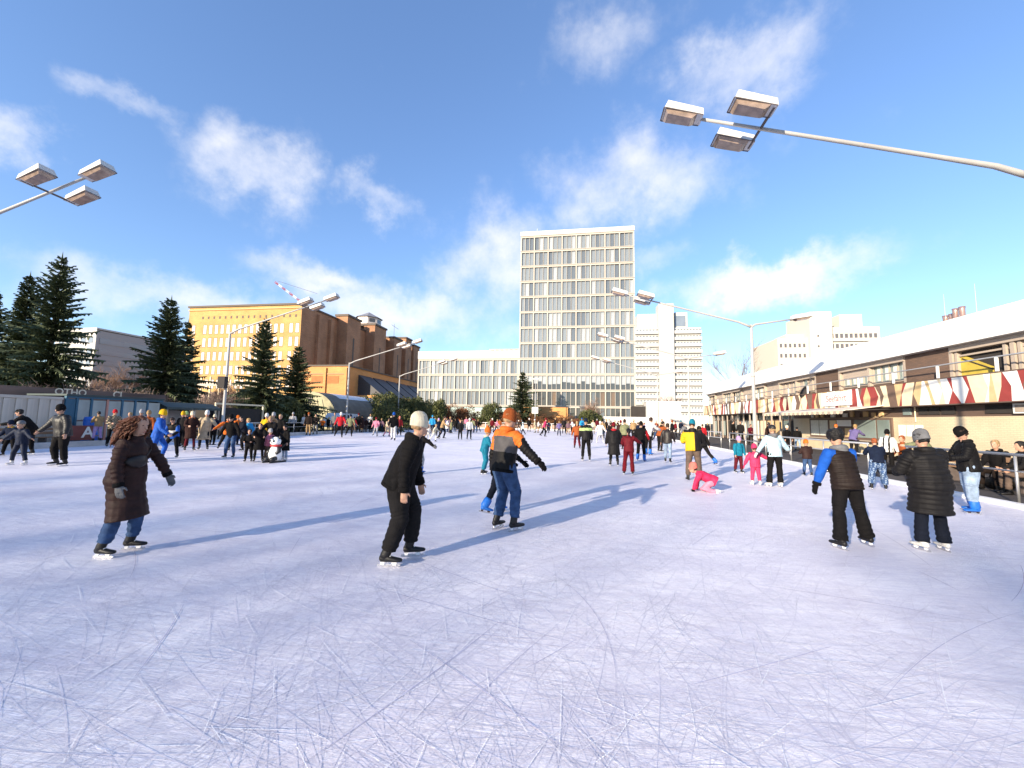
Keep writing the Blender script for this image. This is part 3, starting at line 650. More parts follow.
mast(10.1, 37.9, 'slim two armed floodlight mast in front of the white high rise', [RIGHT, (1, 2.2, .30, False)])
mast(10.05, 51.4, 'farthest two armed floodlight mast on the right, before the white cabin', [RIGHT, (1, 2.0, .30, False)])
mast(-23.7, 10.5, 'floodlight mast whose three lamp arm enters at the left edge', [LEFT], zj=7.55)
mast(-24.1, 24.4, 'floodlight mast with a dark loudspeaker box before the yellow factory', [LEFT], box=True)
mast(-24.1, 39.6, 'floodlight mast in front of the rounded green tent', [LEFT])
mast(-24.0, 52.0, 'farthest floodlight mast on the left, before the low office wing', [LEFT])
# thin sign mast at the far end
sm = thing('sign_mast', 'thin mast with a square white sign beside the fir at the tower foot', 'sign', (*aty(535, 420, 71.6)[:2], 0))
px0 = aty(535, 410, 71.6)
pmesh(sm, 'pole', MB().tube([(px0[0], 71.7, -.02), (px0[0]+.05, 71.7, 9.0)], [.10, .05], 8), M_POLE, smooth=True)
pbox(sm, 'sign_board', M_WT, px0[0]-.55, px0[0]+.55, 71.52, 71.58, 2.9, 4.0)
pbox(sm, 'lamp', M_HOUS, px0[0]-.5, px0[0]+.6, 71.5, 71.9, 9.0, 9.2)
# far end rail
fr = thing('far_barrier', 'low rail and board barrier across the far end of the ice', 'barrier', (-8, RY1+.7, 0))
for i in range(14): pbox(fr, 'board', mat('barrier_board', (.34, .22, .16), var=.3), -22+i*2.0, -22+i*2.0+1.95, RY1+.66, RY1+.72, .2, .85)
pmesh(fr, 'rail', MB().tube([(-22.2, RY1+.6, 1.1), (6.2, RY1+.6, 1.1)], [.05, .05], 6), M_WPOST)
for i in range(15): pbox(fr, 'post', M_WPOST, -22.1+i*2.0, -22.02+i*2.0, RY1+.55, RY1+.65, -.01, 1.1)

# ================================================================ left side: containers, shelters, rails
M_CONT = mat('container_grey', (.56, .49, .42), rough=.6, var=.12, scale=1.2)
M_DGRN = mat('dark_tarp', (.035, .055, .055), rough=.6, var=.2); M_TEAL = mat('teal_frame', (.02, .10, .17), rough=.5); M_PANEG = glass_mat('shelter_pane', (.24, .30, .31), rough=.25); M_SALM = mat('salmon_post', (.48, .22, .17), rough=.6)
def container(x, y0, y1, h, label):
    o = thing('shipping_container', label, 'container', (x-1.2, (y0+y1)/2, 0))
    pbox(o, 'body', M_CONT, x-2.4, x, y0, y1, .0, h)
    n = int((y1-y0)/.42)
    for i in range(n): pbox(o, 'rib', M_CONT, x+.002, x+.05, y0+.1+i*.42, y0+.1+i*.42+.22, .15, h-.15)
    for z in (.02, h-.13): pbox(o, 'edge_rail', M_CONT, x+.002, x+.07, y0, y1, z, z+.12)
    return o
container(-26.0, 5.2, 11.2, 2.45, 'grey corrugated container at the far left picture edge')
container(-26.0, 11.5, 16.7, 2.42, 'grey corrugated container behind the man in black')
sh = thing('glazed_shelter', 'shelter of pale panes in dark blue frames behind the brown coated woman', 'shelter', (-26.2, 19.5, 0))
ydiv = [16.9, 17.35, 18.0, 18.75, 19.5, 20.2, 20.9, 21.7]
for i in range(len(ydiv)-1):
    a, b = ydiv[i], ydiv[i+1]
    pbox(sh, 'post', M_SALM if i == 3 else M_TEAL, -26.1, -26.0, a-.05, a+.05, 0, 2.4)
    if i == 0: pbox(sh, 'solid_panel', M_TEAL, -26.08, -26.03, a+.06, b-.06, .1, 2.35)
    else:
        pbox(sh, 'pane', M_PANEG, -26.07, -26.04, a+.06, b-.06, 1.25, 2.32); pbox(sh, 'pane', M_PANEG, -26.07, -26.04, a+.06, b-.06, .3, 1.18)
pbox(sh, 'top_rail', M_TEAL, -26.12, -25.98, 16.85, 21.8, 2.405, 2.5); pbox(sh, 'roof', M_DGRN, -28.5, -25.9, 16.8, 21.8, 2.505, 2.6)
tp = thing('tarp_roof', 'long dark green tarpaulin roof left of the loudspeaker mast', 'shelter', (-27, 24, 0))
pmesh(tp, 'tarpaulin', MB().prism([(-28.6, 2.0), (-25.9, 1.95), (-25.9, 2.10), (-26.7, 2.42), (-28.2, 2.48)], 'y', 22.0, 26.0), M_DGRN, smooth=False)
for y in (22.1, 24, 25.9):
    for x in (-26.0, -28.4): pbox(tp, 'post', M_TAUPE, x-.04, x+.04, y-.04, y+.04, 0, 1.96)
pbox(tp, 'back_panel', mat('pale_boards', (.42, .42, .46), var=.2), -28.5, -28.45, 22, 26, .6, 1.9)
fm = thing('stall_frame', 'dark stall with a cream frame at the foot of the loudspeaker mast', 'stall', (-27.5, 30, 0))
for (a, b, z0, z1) in ((26.6, 31.4, 2.45, 2.58), (26.6, 31.4, .9, 1.0)): pbox(fm, 'frame_rail', M_CR, -27.1, -27.0, a, b, z0, z1)
for y in (26.6, 31.3): pbox(fm, 'frame_post', M_CR, -27.1, -27.0, y, y+.1, 0, 2.44)
pbox(fm, 'body', M_DK, -29.3, -27.12, 26.8, 31.2, 0, 2.2); pbox(fm, 'counter', M_TAUPE, -27.4, -26.7, 26.7, 31.3, 1.005, 1.08)
M_WOOD = mat('bench_wood', (.26, .15, .085), rough=.75, var=.25, scale=6)
def bench(x, y, L, label, rot=0):
    o = thing('bench', label, 'bench', (x, y, 0))
    for i in range(3): pbox(o, 'seat_slat', M_WOOD, x-.22+i*.15, x-.22+i*.15+.13, y-L/2, y+L/2, .43, .47)
    for i in range(2): pbox(o, 'back_slat', M_WOOD, x-.30, x-.26, y-L/2, y+L/2, .58+i*.18, .58+i*.18+.13)
    for s in (-.4, .4): pbox(o, 'leg', M_EDGE, x-.25, x+.18, y+s*L-.03, y+s*L+.03, 0, .428)
    return o
bench(-24.9, 13.2, 2.6, 'wooden bench by the kerb at the left edge'); bench(-24.9, 16.4, 2.4, 'wooden bench by the kerb behind the man in black'); bench(-24.9, 22.6, 2.4, 'wooden bench below the dark green tarpaulin roof'); bench(-24.9, 27.2, 2.2, 'wooden bench before the cream framed stall')
lr = railing(-24.3, 21.0, 34.0, 'tubular railing along the left kerb beside the loudspeaker mast', 2.2)
lr2 = railing(-24.3, 41.0, 60.0, 'tubular railing along the left kerb beyond the green tent', 2.4)
# blue barrels, letter stand
for (y, z0, lab) in ((17.5, 0, 'lower blue plastic barrel beside the kerb'), (17.5, .72, 'upper blue plastic barrel stacked on another')):
    b = thing('barrel', lab+' behind the man in black', 'barrel', (-25.2, y, z0))
    MB().tube([(0, 0, 0), (0, 0, .04), (0, 0, .2), (0, 0, .36), (0, 0, .52), (0, 0, .68), (0, 0, .71)], [.25, .28, .30, .31, .30, .28, .24], 16).build('drum', mat('barrel_blue', (.02, .12, .50), rough=.4), b, smooth=True)
    for z in (.18, .53): MB().tube([(0, 0, z), (0, 0, z+.04)], [.318, .318], 16).build('hoop', mat('barrel_blue', (.02, .12, .50)), b, smooth=True)
ls = thing('letter_stand', 'dark red A-shaped letter board with a white frame on the kerb', 'sign', (-24.35, 17.3, 0))
lm = atx(86, 437, -24.2)
pbox(ls, 'board', mat('board_red', (.20, .06, .05)), -24.32, -24.28, lm[1]-.75, lm[1]+.42, .28, 1.0)
text_part(ls, 'letter', 'A', .75, M_WT, (-24.26, lm[1]+.1, .64), (R(90), 0, R(90)), .006, bold=True)
# graffiti wall
gw = thing('graffiti_wall', 'low rear wall with pale painted letters OTHO behind the containers', 'wall', (-32, 22, 0))
pbox(gw, 'wall', mat('old_wall', (.17, .12, .105), rough=.9, var=.35), -32.3, -32.0, 12, 27, -.02, 3.12)
text_part(gw, 'lettering', 'OTHO', .56, mat('graffiti_cream', (.70, .62, .50)), (-31.99, 20.95, 2.92), (R(90), 0, R(90)), .002, bold=True)
text_part(gw, 'lettering', 'CJ', .62, mat('graffiti_cream', (.70, .62, .50)), (-31.99, 23.6, 2.92), (R(90), 0, R(90)), .002, bold=True)

# rounded tent hall
M_TENT = mat('tent_canvas', (.36, .33, .21), rough=.8, var=.25, scale=1.2, bump=.4, bscale=5); M_TENTS = mat('tent_side', (.14, .13, .115), rough=.7, var=.2, scale=1); M_TENTW = mat('tent_skylight', (.62, .64, .70), rough=.5)
tn = thing('tent_hall', 'rounded olive tent hall with a pale end beside the left mast', 'tent', (-34.6, 56, 0))
tcx, trx, trz, ty0, ty1 = -34.6, 4.1, 4.95, 48.0, 66.0
N = 20
for s in range(6):
    a, b = ty0+(ty1-ty0)*s/6, ty0+(ty1-ty0)*(s+1)/6-.02
    v = []; f_ = []; mi = []
    for i in range(N+1):
        th = math.pi*i/N; sg_ = (abs(math.sin(th))**.8)
        x, z = tcx-trx*math.cos(th), trz*sg_
        v += [(x, a, z), (x, b, z)]
    q = MB().add(v, [(2*i, 2*i+1, 2*i+3, 2*i+2) for i in range(N)])
    for i in range(N): q.m[i] = 1 if 11 <= i <= 13 and s > 0 else 0
    pmesh(tn, 'canvas_bay', q, [M_TENTS, M_TENTW])
q = MB(); pts = [(tcx-trx*math.cos(math.pi*i/N), ty0-.02, trz*abs(math.sin(math.pi*i/N))**.8) for i in range(N+1)]
q.add(pts, [tuple(range(N+1))]); pmesh(tn, 'end_wall', q, M_TENT)
pbox(tn, 'end_flap', M_TENT, tcx-1.0, tcx+1.0, ty0-.10, ty0-.03, 0, 2.6); pbox(tn, 'vent_flap', M_TENTS, tcx-.4, tcx+.4, ty0-.08, ty0-.03, 3.4, 4.2)
for x in (-3.2, -1.9, 1.9, 3.0): pmesh(tn, 'seam_rope', MB().tube([(tcx+x, ty0-.05, 0.05), (tcx+x*.6, ty0-.05, 3.9)], [.03, .03], 4), M_TENTS)
# van by the tent
vn_ = thing('white_van', 'white van parked before the dark side of the tent hall', 'van', (-28.2, 44.6, 0))
pmesh(vn_, 'body', MB().prism([(42.4, .45), (47.4, .45), (47.4, 2.05), (43.9, 2.1), (43.2, 1.35), (42.4, 1.2)], 'x', -29.2, -27.2), mat('van_white', (.74, .75, .78), rough=.3, coat=.3))
pmesh(vn_, 'side_window', MB().prism([(43.45, 1.35), (45.2, 1.35), (45.2, 1.9), (43.95, 1.9)], 'x', -27.19, -27.17), M_G[3])
for y in (43.3, 46.4): pmesh(vn_, 'wheel', MB().tube([(-27.35, y, .33), (-27.12, y, .33)], [.33, .33], 16), M_DK, smooth=False)
# brown railed terrace and steps before the factory
tr = thing('terrace', 'pale concrete terrace rail below the factory between the firs', 'wall', (-59.5, 60, 0))
pbox(tr, 'beam', M_TAUPE, -66, -53, 59.8, 60.1, 6.6, 7.1)
for i in range(8): pbox(tr, 'upright', M_CR, -66+i*1.8, -65.8+i*1.8, 59.85, 60.05, -.02, 8.2)
pbox(tr, 'back_wall', mat('terrace_wall', (.20, .13, .10), var=.25), -66, -53, 60.6, 60.9, -.02, 5.6)
# orange brick wall left of the tower foot
ow = thing('brick_wall', 'short orange brick wall at the foot of the tower', 'wall', (-8, 80, 0))
pbox(ow, 'wall', M_OB, -10.5, -1.4, 80, 80.3, -.02, 4.3); pbox(ow, 'coping', M_CAP, -10.6, -1.3, 79.95, 80.35, 4.305, 4.4)
# ================================================================ trees and shrubs
def leaf_mat(name, c1, c2, rough=.7):
    if name in MATS: return MATS[name]
    m = bpy.data.materials.new(name); m.use_nodes = True; MATS[name] = m; t = m.node_tree; p = t.nodes['Principled BSDF']
    p.inputs['Roughness'].default_value = rough; p.inputs['Specular IOR Level'].default_value = .25
    ge = t.nodes.new('ShaderNodeNewGeometry'); mx = t.nodes.new('ShaderNodeMix'); mx.data_type = 'RGBA'
    no = t.nodes.new('ShaderNodeTexNoise'); no.inputs['Scale'].default_value = .9; no.inputs['Detail'].default_value = 4; t.links.new(ge.outputs['Position'], no.inputs['Vector'])
    ad = t.nodes.new('ShaderNodeMath'); ad.operation = 'ADD'; t.links.new(ge.outputs['Random Per Island'], ad.inputs[0]); t.links.new(no.outputs[0], ad.inputs[1])
    mr_ = t.nodes.new('ShaderNodeMapRange'); mr_.inputs[1].default_value = .4; mr_.inputs[2].default_value = 1.4; t.links.new(ad.outputs[0], mr_.inputs[0])
    t.links.new(mr_.outputs[0], mx.inputs[0]); mx.inputs[6].default_value = (*c1, 1); mx.inputs[7].default_value = (*c2, 1); t.links.new(mx.outputs[2], p.inputs['Base Color'])
    return m
M_FIR = leaf_mat('fir_needles', (.030, .048, .030), (.105, .125, .062)); M_BARK = mat('bark', (.085, .060, .045), rough=.95, var=.35, scale=5, bump=.6)
M_TWIG = mat('bare_twig', (.22, .135, .095), rough=.9, var=.25, scale=2); M_PTWIG = mat('pale_twig', (.36, .20, .14), rough=.9, var=.2)
M_BUSH = leaf_mat('evergreen_leaf', (.030, .040, .014), (.10, .105, .035)); M_RUST = leaf_mat('rust_hedge_leaf', (.090, .038, .018), (.21, .095, .040)); M_PURP = leaf_mat('dull_twig_leaf', (.085, .052, .045), (.17, .105, .085))

def fir_mesh(seed, h, rbase, whorls):
    rr = random.Random(seed); V = []; Fc = []
    def quad(a, b, c, d): o = len(V); V.extend((a, b, c, d)); Fc.append((o, o+1, o+2, o+3))
    def tri(a, b, c): o = len(V); V.extend((a, b, c)); Fc.append((o, o+1, o+2))
    gapang = rr.uniform(0, 6.28)
    for i in range(whorls):
        t = (i+rr.uniform(-.3, .3))/whorls; t = min(.985, max(0, t)); z = h*(.07+.93*t)
        rad = rbase*(1-t)**.82*rr.uniform(.78, 1.14)+.10
        n = int(7+6*(1-t)) if t < .9 else 6
        a0 = rr.uniform(0, 6.28)
        for j in range(n):
            a = a0+6.283*j/n+rr.uniform(-.3, .3); L = rad*rr.uniform(.50, 1.18)*(1+.16*math.sin(a*2+seed)+.10*math.sin(z*2.1+seed*2+a))
            if rr.random() < .10: continue
            if rr.random() < .06: L *= 1.25
            ca, sa = math.cos(a), math.sin(a); drop = rr.uniform(.18, .42)*(1-t)+.0; up0 = rr.uniform(0, .18)+.5*t
            steps = max(4, int(L/.24)); prev = None
            def pt(q): 
                rr_ = L*q; zz_ = z + up0*L*q - drop*L*q*q*1.35 + .12*L*max(0, q-.75)
                return (ca*rr_, sa*rr_, zz_)
            for s in range(1, steps+1):
                q = s/steps; p = pt(q); p0 = pt(q-1/steps)
                wd = (.11+.34*(1-q)**.7*min(1, L))*rr.uniform(.7, 1.2)*(1.0 if q > .12 else .4)
                # twig pairs hanging to both sides, pointing outward
                for sg_ in (-1, 1):
                    fx, fy = ca*.6-sa*sg_*.9, sa*.6+ca*sg_*.9
                    tl = wd*rr.uniform(.9, 1.7); dz = -tl*rr.uniform(.1, .55)
                    tip = (p[0]+fx*tl, p[1]+fy*tl, p[2]+dz)
                    m_ = ((p0[0]+p[0])/2+fx*tl*.35, (p0[1]+p[1])/2+fy*tl*.35, p[2]-.03)
                    tri(p0, tip, (p[0]+ca*.10, p[1]+sa*.10, p[2]+.02)); tri((p0[0], p0[1], p0[2]-.06*tl), tip, (m_[0], m_[1], m_[2]-tl*.28))
                quad((p0[0], p0[1], p0[2]+.03), (p[0]-sa*.05, p[1]+ca*.05, p[2]), (p[0]+ca*.05, p[1]+sa*.05, p[2]+.03), (p[0]+sa*.05, p[1]-ca*.05, p[2]))
                for _h in range(2): # hanging sprays
                    k = rr.uniform(.16, .46)*(1-t*.55); e1 = rr.uniform(-.14, .14); tri((p0[0]-sa*e1, p0[1]+ca*e1, p0[2]), (p[0]-sa*e1, p[1]+ca*e1, p[2]), ((p0[0]+p[0])/2-sa*e1*1.5, (p0[1]+p[1])/2+ca*e1*1.5, p[2]-k))
    for j in range(5):
        a = j*1.256; tri((0, 0, h*1.0+.35), (.10*math.cos(a), .10*math.sin(a), h-.5), (.10*math.cos(a+1.2), .10*math.sin(a+1.2), h-.5))
    me = bpy.data.meshes.new('fir_crown'); me.from_pydata(V, [], Fc); me.materials.append(M_FIR); return me
def trunk_mesh(h, r):
    return MB().tube([(0, 0, -.05), (.02, 0, h*.3), (-.03, .02, h*.65), (0, 0, h*.98)], [r, r*.75, r*.42, .02], 8).mesh('fir_trunk', M_BARK, True)
FIRP = [(fir_mesh(3, 12.0, 3.1, 46), trunk_mesh(12, .22)), (fir_mesh(8, 12.0, 2.5, 44), trunk_mesh(12, .20)), (fir_mesh(15, 12.0, 3.5, 44), trunk_mesh(12, .25))]
def fir(px, py, h, k, label, wide=1.0, turn=0.0):
    p = hz(px, py, h+.3); o = thing('fir_tree', label, 'tree', (p[0], p[1], -.02), R(turn), 'dark firs behind the rink')
    o.scale = (h/12*wide, h/12*wide, h/12)
    link('trunk', FIRP[k][1], o); link('crown', FIRP[k][0], o); return o
fir(31, 271, 13.0, 0, 'second fir from the left picture edge, slightly shorter than its right neighbour', .85, 20)
fir(63, 252, 14.5, 2, 'tallest dark fir, at the left with a slender tip', .80, 75)
fir(-6, 283, 12.5, 2, 'dark fir cut off by the left picture edge', .95, 200)
fir(172, 295, 12.5, 0, 'broad fir left of the yellow factory front', 1.02, 130)
fir(189, 318, 11.0, 1, 'narrow fir pressed against a broader fir by the factory corner', .90, 40)
fir(267, 315, 11.0, 2, 'fir right of the loudspeaker mast before the factory windows', .92, 300)
fir(299, 343, 9.6, 0, 'small fir behind the left end of the tent hall', 1.15, 250)
fir(523, 370, 10.8, 1, 'lone fir at the foot of the office tower', 1.5, 10)

def bare_tree(seed, h, spread, m, levels=4, r0=.16, nb=5):
    rr = random.Random(seed); mb = MB()
    def grow(p, d, L, r, lev):
        k = 3; pts = [p]; q = np.array(p); dd = np.array(d)
        for i in range(k):
            dd = dd+np.array([rr.gauss(0, .10), rr.gauss(0, .10), .05]); dd /= np.linalg.norm(dd); q = q+dd*L/k; pts.append(q.copy())
        mb.tube(pts, [r, r*.85, r*.7, r*.55], 5 if lev > 1 else 3, cap=False)
        if lev == 0: return
        for i in range(nb if lev > 1 else nb+2):
            t = rr.uniform(.3, 1.0) if i else 1.0; i0 = min(k-1, int(t*k)); f_ = t*k-i0
            s = pts[i0]+(pts[i0+1]-pts[i0])*f_
            a = rr.uniform(0, 6.283); sp = rr.uniform(.35, 1.0)*spread
            nd = dd+np.array([math.cos(a)*sp, math.sin(a)*sp, rr.uniform(-.05, .35)]); nd /= np.linalg.norm(nd)
            grow(s, nd, L*rr.uniform(.52, .78), r*.5, lev-1)
    grow(np.array([0., 0, 0]), np.array([0, 0, 1.]), h*.36, r0, levels)
    return mb.mesh('bare_crown', m, False)
BARE = [bare_tree(4, 9, .9, M_PTWIG, 4, .2), bare_tree(9, 6, 1.1, M_TWIG, 4, .11, 6), bare_tree(31, 5, 1.2, M_TWIG, 3, .09, 8)]
def bare(x, y, k, s, label, turn=0):
    o = tag(link('bare_tree', BARE[k], None, (x, y, -.02)), label, 'tree', 'leafless trees around the rink'); o.scale = (s, s, s); o.rotation_euler = (0, 0, R(turn)); return o

for i, (px, Yd, k, s, lab) in enumerate([(105, 40, 1, 1.5, 'leafless brown tree below the distant grey office block'), (125, 44, 1, 1.7, 'leafless brown tree just left of the broad fir'), (88, 34, 1, 1.25, 'small leafless tree right of the tallest fir'),
        (222, 52, 1, 1.35, 'leafless tree before the lower factory windows'), (236, 60, 1, 1.6, 'leafless tree behind the loudspeaker mast'), (665, 84, 2, 1.9, 'dark leafless tree behind the white cabin'), (640, 83, 1, 1.1, 'leafless sapling beside the right foot of the tower'), (590, 78, 1, 1.25, 'reddish leafless tree before the tower entrance floor')]):
    q = aty(px, 410, Yd); bare(q[0], Yd, k, s, lab, i*47)

def bush_mesh(seed, n, m, size=.16, flat=1.0):
    rr = random.Random(seed); V = []; Fc = []
    lobes = [(rr.uniform(-.6, .6), rr.uniform(-.6, .6), rr.uniform(.25, .75), rr.uniform(.3, .55)) for _ in range(9)]
    for _ in range(n):
        lx, ly, lz, lr_ = rr.choice(lobes); u = rr.uniform(-1, 1); a = rr.uniform(0, 6.283); q = lr_*rr.uniform(.72, 1.08); s_ = math.sqrt(1-u*u)
        c = np.array([lx+q*s_*math.cos(a), ly+q*s_*math.sin(a), max(.02, lz+q*u*flat)])
        d1 = np.array([rr.gauss(0, 1), rr.gauss(0, 1), rr.gauss(0, 1)]); d1 /= np.linalg.norm(d1); d2 = np.cross(d1, [rr.gauss(0, 1), rr.gauss(0, 1), rr.gauss(0, 1)]); d2 /= np.linalg.norm(d2)+1e-6
        z = size*rr.uniform(.5, 1.2); o = len(V); V.extend((c-d1*z, c+d2*z*.45, c+d1*z, c-d2*z*.45)); Fc.append((o, o+1, o+2, o+3))
    me = bpy.data.meshes.new('foliage'); me.from_pydata(V, [], Fc); me.materials.append(m); return me
# unseen leafless trees added behind the photographer: crowns thin the low sun on near ice
NUMW = 'one two three four five six seven eight nine ten eleven twelve thirteen fourteen fifteen'.split()
TALL = bare_tree(51, 12, .95, M_TWIG, 5, .11, 4)
for i in range(8):
    x_ = -56+i*6.9+rnd.uniform(-1.5, 1.5); y_ = -38+rnd.uniform(-6, 6)
    o = tag(link('bare_tree', TALL, None, (x_, y_, -.02)), 'tall unseen leafless tree %s of the row added for shade behind the photographer' % NUMW[i], 'tree', 'leafless trees around the rink'); o.scale = (2.0, 2.0, rnd.uniform(1.75, 1.95)); o.rotation_euler = (0, 0, i*2.1)
p = aty(740, 395, 75)
o = tag(link('bare_tree', TALL, None, (p[0]+1.0, 78, -.02)), 'tall leafless tree rising behind the far end of the clubhouse roof', 'tree', 'leafless trees around the rink'); o.scale = (1.35, 1.35, 1.75)
def twig_bush(seed, m):
    rr = random.Random(seed); mb = MB()
    for _ in range(46):
        a = rr.uniform(0, 6.283); b0 = np.array([rr.uniform(-.45, .45), rr.uniform(-.45, .45), -.02]); d = np.array([math.cos(a)*.5, math.sin(a)*.5, rr.uniform(.7, 1.1)])
        p1 = b0+d*.35; p2 = p1+(d+[rr.gauss(0, .2), rr.gauss(0, .2), .1])*.4; mb.tube([b0, p1, p2], [.014, .010, .005], 3, cap=False)
        for k in range(9):
            q = p1+(p2-p1)*rr.uniform(-.4, 1); e = q+np.array([rr.gauss(0, .16), rr.gauss(0, .16), rr.uniform(.05, .3)]); mb.tube([q, e], [.006, .003], 3, cap=False)
            for k3 in range(3): e2 = q+(e-q)*rr.uniform(.4, 1); mb.tube([e2, e2+np.array([rr.gauss(0, .09), rr.gauss(0, .09), rr.uniform(0, .13)])], [.0045, .002], 3, cap=False)
    return mb.mesh('twigs', m)
BUSH = {'green': bush_mesh(1, 6500, M_BUSH, .055), 'rust': bush_mesh(2, 6500, M_RUST, .045), 'dull': twig_bush(5, mat('undergrowth_twig', (.20, .145, .125), rough=.9, var=.3))}
STEM = MB(); _rr = random.Random(3)
for i in range(7):
    a = i*.9; STEM.tube([(0, 0, -.02), (.15*math.cos(a), .15*math.sin(a), .4), (.45*math.cos(a), .45*math.sin(a), .85)], [.03, .022, .008], 5)
STEM = STEM.mesh('stems', M_BARK)
def bush(x, y, w, h, kind, label, group):
    o = thing('shrub', label, 'shrub', (x, y, -.02), rnd.uniform(0, 6.28), group); o.scale = (w/2, w/2, h/1.15)
    link('foliage', BUSH[kind], o); link('stems', STEM, o); return o
SH = [(395, 52, 5.5, 5.0, 'green'), (415, 56, 5.0, 4.6, 'green'), (378, 60, 7, 6.0, 'green'), (405, 64, 7.0, 5.5, 'green'), (430, 66, 6, 5.2, 'green'), (487, 73, 5.2, 5.0, 'green'), (440, 72, 5, 5.0, 'rust'), (455, 73, 4.8, 4.6, 'rust'), (468, 74, 4.8, 4.4, 'rust'),
      (425, 71.9, 5, 4.8, 'rust'), (410, 71.5, 4.6, 4.4, 'rust'), (500, 74.5, 4.8, 3.8, 'rust'), (512, 73, 4.4, 3.6, 'rust'), (545, 73, 4.4, 2.9, 'rust'), (556, 73.5, 4.4, 2.7, 'rust'), (568, 73.2, 4.2, 2.8, 'rust'), (584, 73.0, 4.2, 3.9, 'green'), (593, 73.5, 3.8, 3.2, 'green'), (578, 73.8, 3.4, 2.2, 'rust'),
      (477, 72.6, 3.6, 2.3, 'green'), (533, 73.4, 4.0, 3.2, 'rust'), (392, 46, 5.0, 3.4, 'green')]
wd = {'green': 'green evergreen', 'rust': 'rust brown', 'dull': 'dull brown leafless'}
anch = lambda px: ('behind the left crowd' if px < 400 else 'below the left end of the low office wing' if px < 440 else 'below the low office wing' if px < 510 else 'left of the square white sign' if px < 534 else 'right of the square white sign' if px < 575 else 'at the left end of the white hoarding')
cnt = {}
for (px, Yd, w, h, kd) in SH:
    q = aty(px, 420, Yd); key = (kd, anch(px)); cnt[key] = cnt.get(key, 0)+1
    bush(q[0], Yd, w, h, kd, '%s shrub %s' % (wd[kd], anch(px)), 'shrubs along the far end')
ORD = ['leftmost', 'second', 'third', 'fourth', 'fifth', 'sixth', 'seventh', 'eighth']
def order_labels(lst, fmt):
    for i, o in enumerate(lst): o['label'] = fmt % ORD[min(i, len(ORD)-1)]
seen = {}
for o in sorted([o for o in col.objects if o.get('category') == 'shrub'], key=lambda o: o.location.x/max(5, o.location.y)):
    seen.setdefault(o['label'], []).append(o)
for lb, lst in seen.items():
    if len(lst) > 1:
        for i, o in enumerate(lst): o['label'] = '%s %s' % (ORD[i], lb)
# brown undergrowth behind the left shelters
for i, (px, Xd, w, h) in enumerate([(40, -34, 3.6, 4.0), (80, -34.5, 4.0, 4.2), (110, -34.0, 4.0, 4.4), (135, -34.5, 4.2, 4.3), (155, -33.5, 3.6, 3.8), (215, -31.0, 3.8, 4.2), (246, -30.5, 3.6, 4.0), (228, -33, 4.0, 4.4)]):
    q = atx(px, 412, Xd); lab = ['below the second fir from the left', 'right of the tallest fir', 'below the distant grey office block', 'left of the broad fir trunk', 'at the foot of the broad fir', 'left of the loudspeaker mast', 'right of the loudspeaker mast', 'behind the loudspeaker mast'][i]
    bush(q[0], q[1], w, h, 'dull', 'dull brown leafless shrub '+lab, 'brown undergrowth on the left')
for i, (px, Xd, w, h, lab) in enumerate([(275, -30, 5.0, 3.6, 'dark evergreen shrub between the two firs by the tent'), (255, -29.5, 4.0, 3.2, 'dark evergreen shrub at the foot of the fir by the mast')]):
    q = atx(px, 412, Xd); bush(q[0], q[1], w, h, 'green', lab, 'brown undergrowth on the left')
# ================================================================ people
CC = dict(black=(.018, .016, .017), char=(.032, .029, .030), brown=(.058, .027, .023), dbrown=(.040, .026, .022), grey=(.20, .20, .21), lgrey=(.42, .42, .44), white=(.78, .76, .73), cream=(.70, .63, .48),
          navy=(.016, .026, .060), blue=(.015, .10, .46), jeans=(.060, .115, .25), ljeans=(.34, .44, .58), dnavy=(.018, .024, .045), teal=(.012, .20, .30), red=(.50, .020, .030), dred=(.20, .012, .020), pink=(.62, .045, .13), lpink=(.72, .25, .36),
          orange=(.75, .17, .025), rust=(.33, .085, .025), yellow=(.80, .46, .02), olive=(.26, .27, .15), tan=(.40, .26, .13), beige=(.55, .44, .30), lilac=(.50, .34, .60), lblue=(.52, .70, .78), green=(.20, .42, .12), hbrown=(.055, .026, .014), auburn=(.16, .050, .020), blond=(.42, .27, .11), hblack=(.014, .011, .010), mauve=(.26, .15, .18), lime=(.50, .65, .25), coral=(.75, .20, .16), sky=(.03, .30, .60), wine=(.14, .012, .022), brownp=(.17, .12, .095), purple=(.16, .13, .30))
for _k in CC:
    _v = CC[_k]; _l = max(_v); _g = .34 if _l < .05 else .48 if _l < .07 else .60 if _l < .3 else .72; CC[_k] = tuple(q*_g for q in _v)
CC['bblue'] = (.012, .12, .46); CC['mgrey'] = (.070, .064, .064); CC['pinkred'] = (.50, .022, .075)
M_SKIN = mat('skin', (.42, .235, .16), rough=.5, var=.07, scale=9)
M_EYE = mat('eye_dark', (.03, .02, .018), rough=.2); M_LIP = mat('lips', (.40, .12, .10), rough=.4)
M_STEEL = mat('blade_steel', (.62, .62, .64), rough=.22, metal=.9); M_HOLD = mat('skate_holder', (.76, .76, .78), rough=.4)
def cloth(c, kind='cloth'):
    sh_ = {'cloth': (.85, 0.0), 'nylon': (.62, .0), 'knit': (.95, 0), 'denim': (.85, 0), 'leather': (.52, 0), 'hair': (.5, 0)}[kind]
    return mat('%s_%s' % (kind, c), CC[c], rough=sh_[0], var=.34 if kind in ('denim', 'hair') else .20, scale=9 if kind != 'hair' else 22, spec={'nylon': .15, 'leather': .4, 'hair': .3}.get(kind, .12), bump={'knit': .5, 'denim': .25, 'cloth': .3, 'hair': .7}.get(kind, .12), bscale=90 if kind == 'knit' else 60)

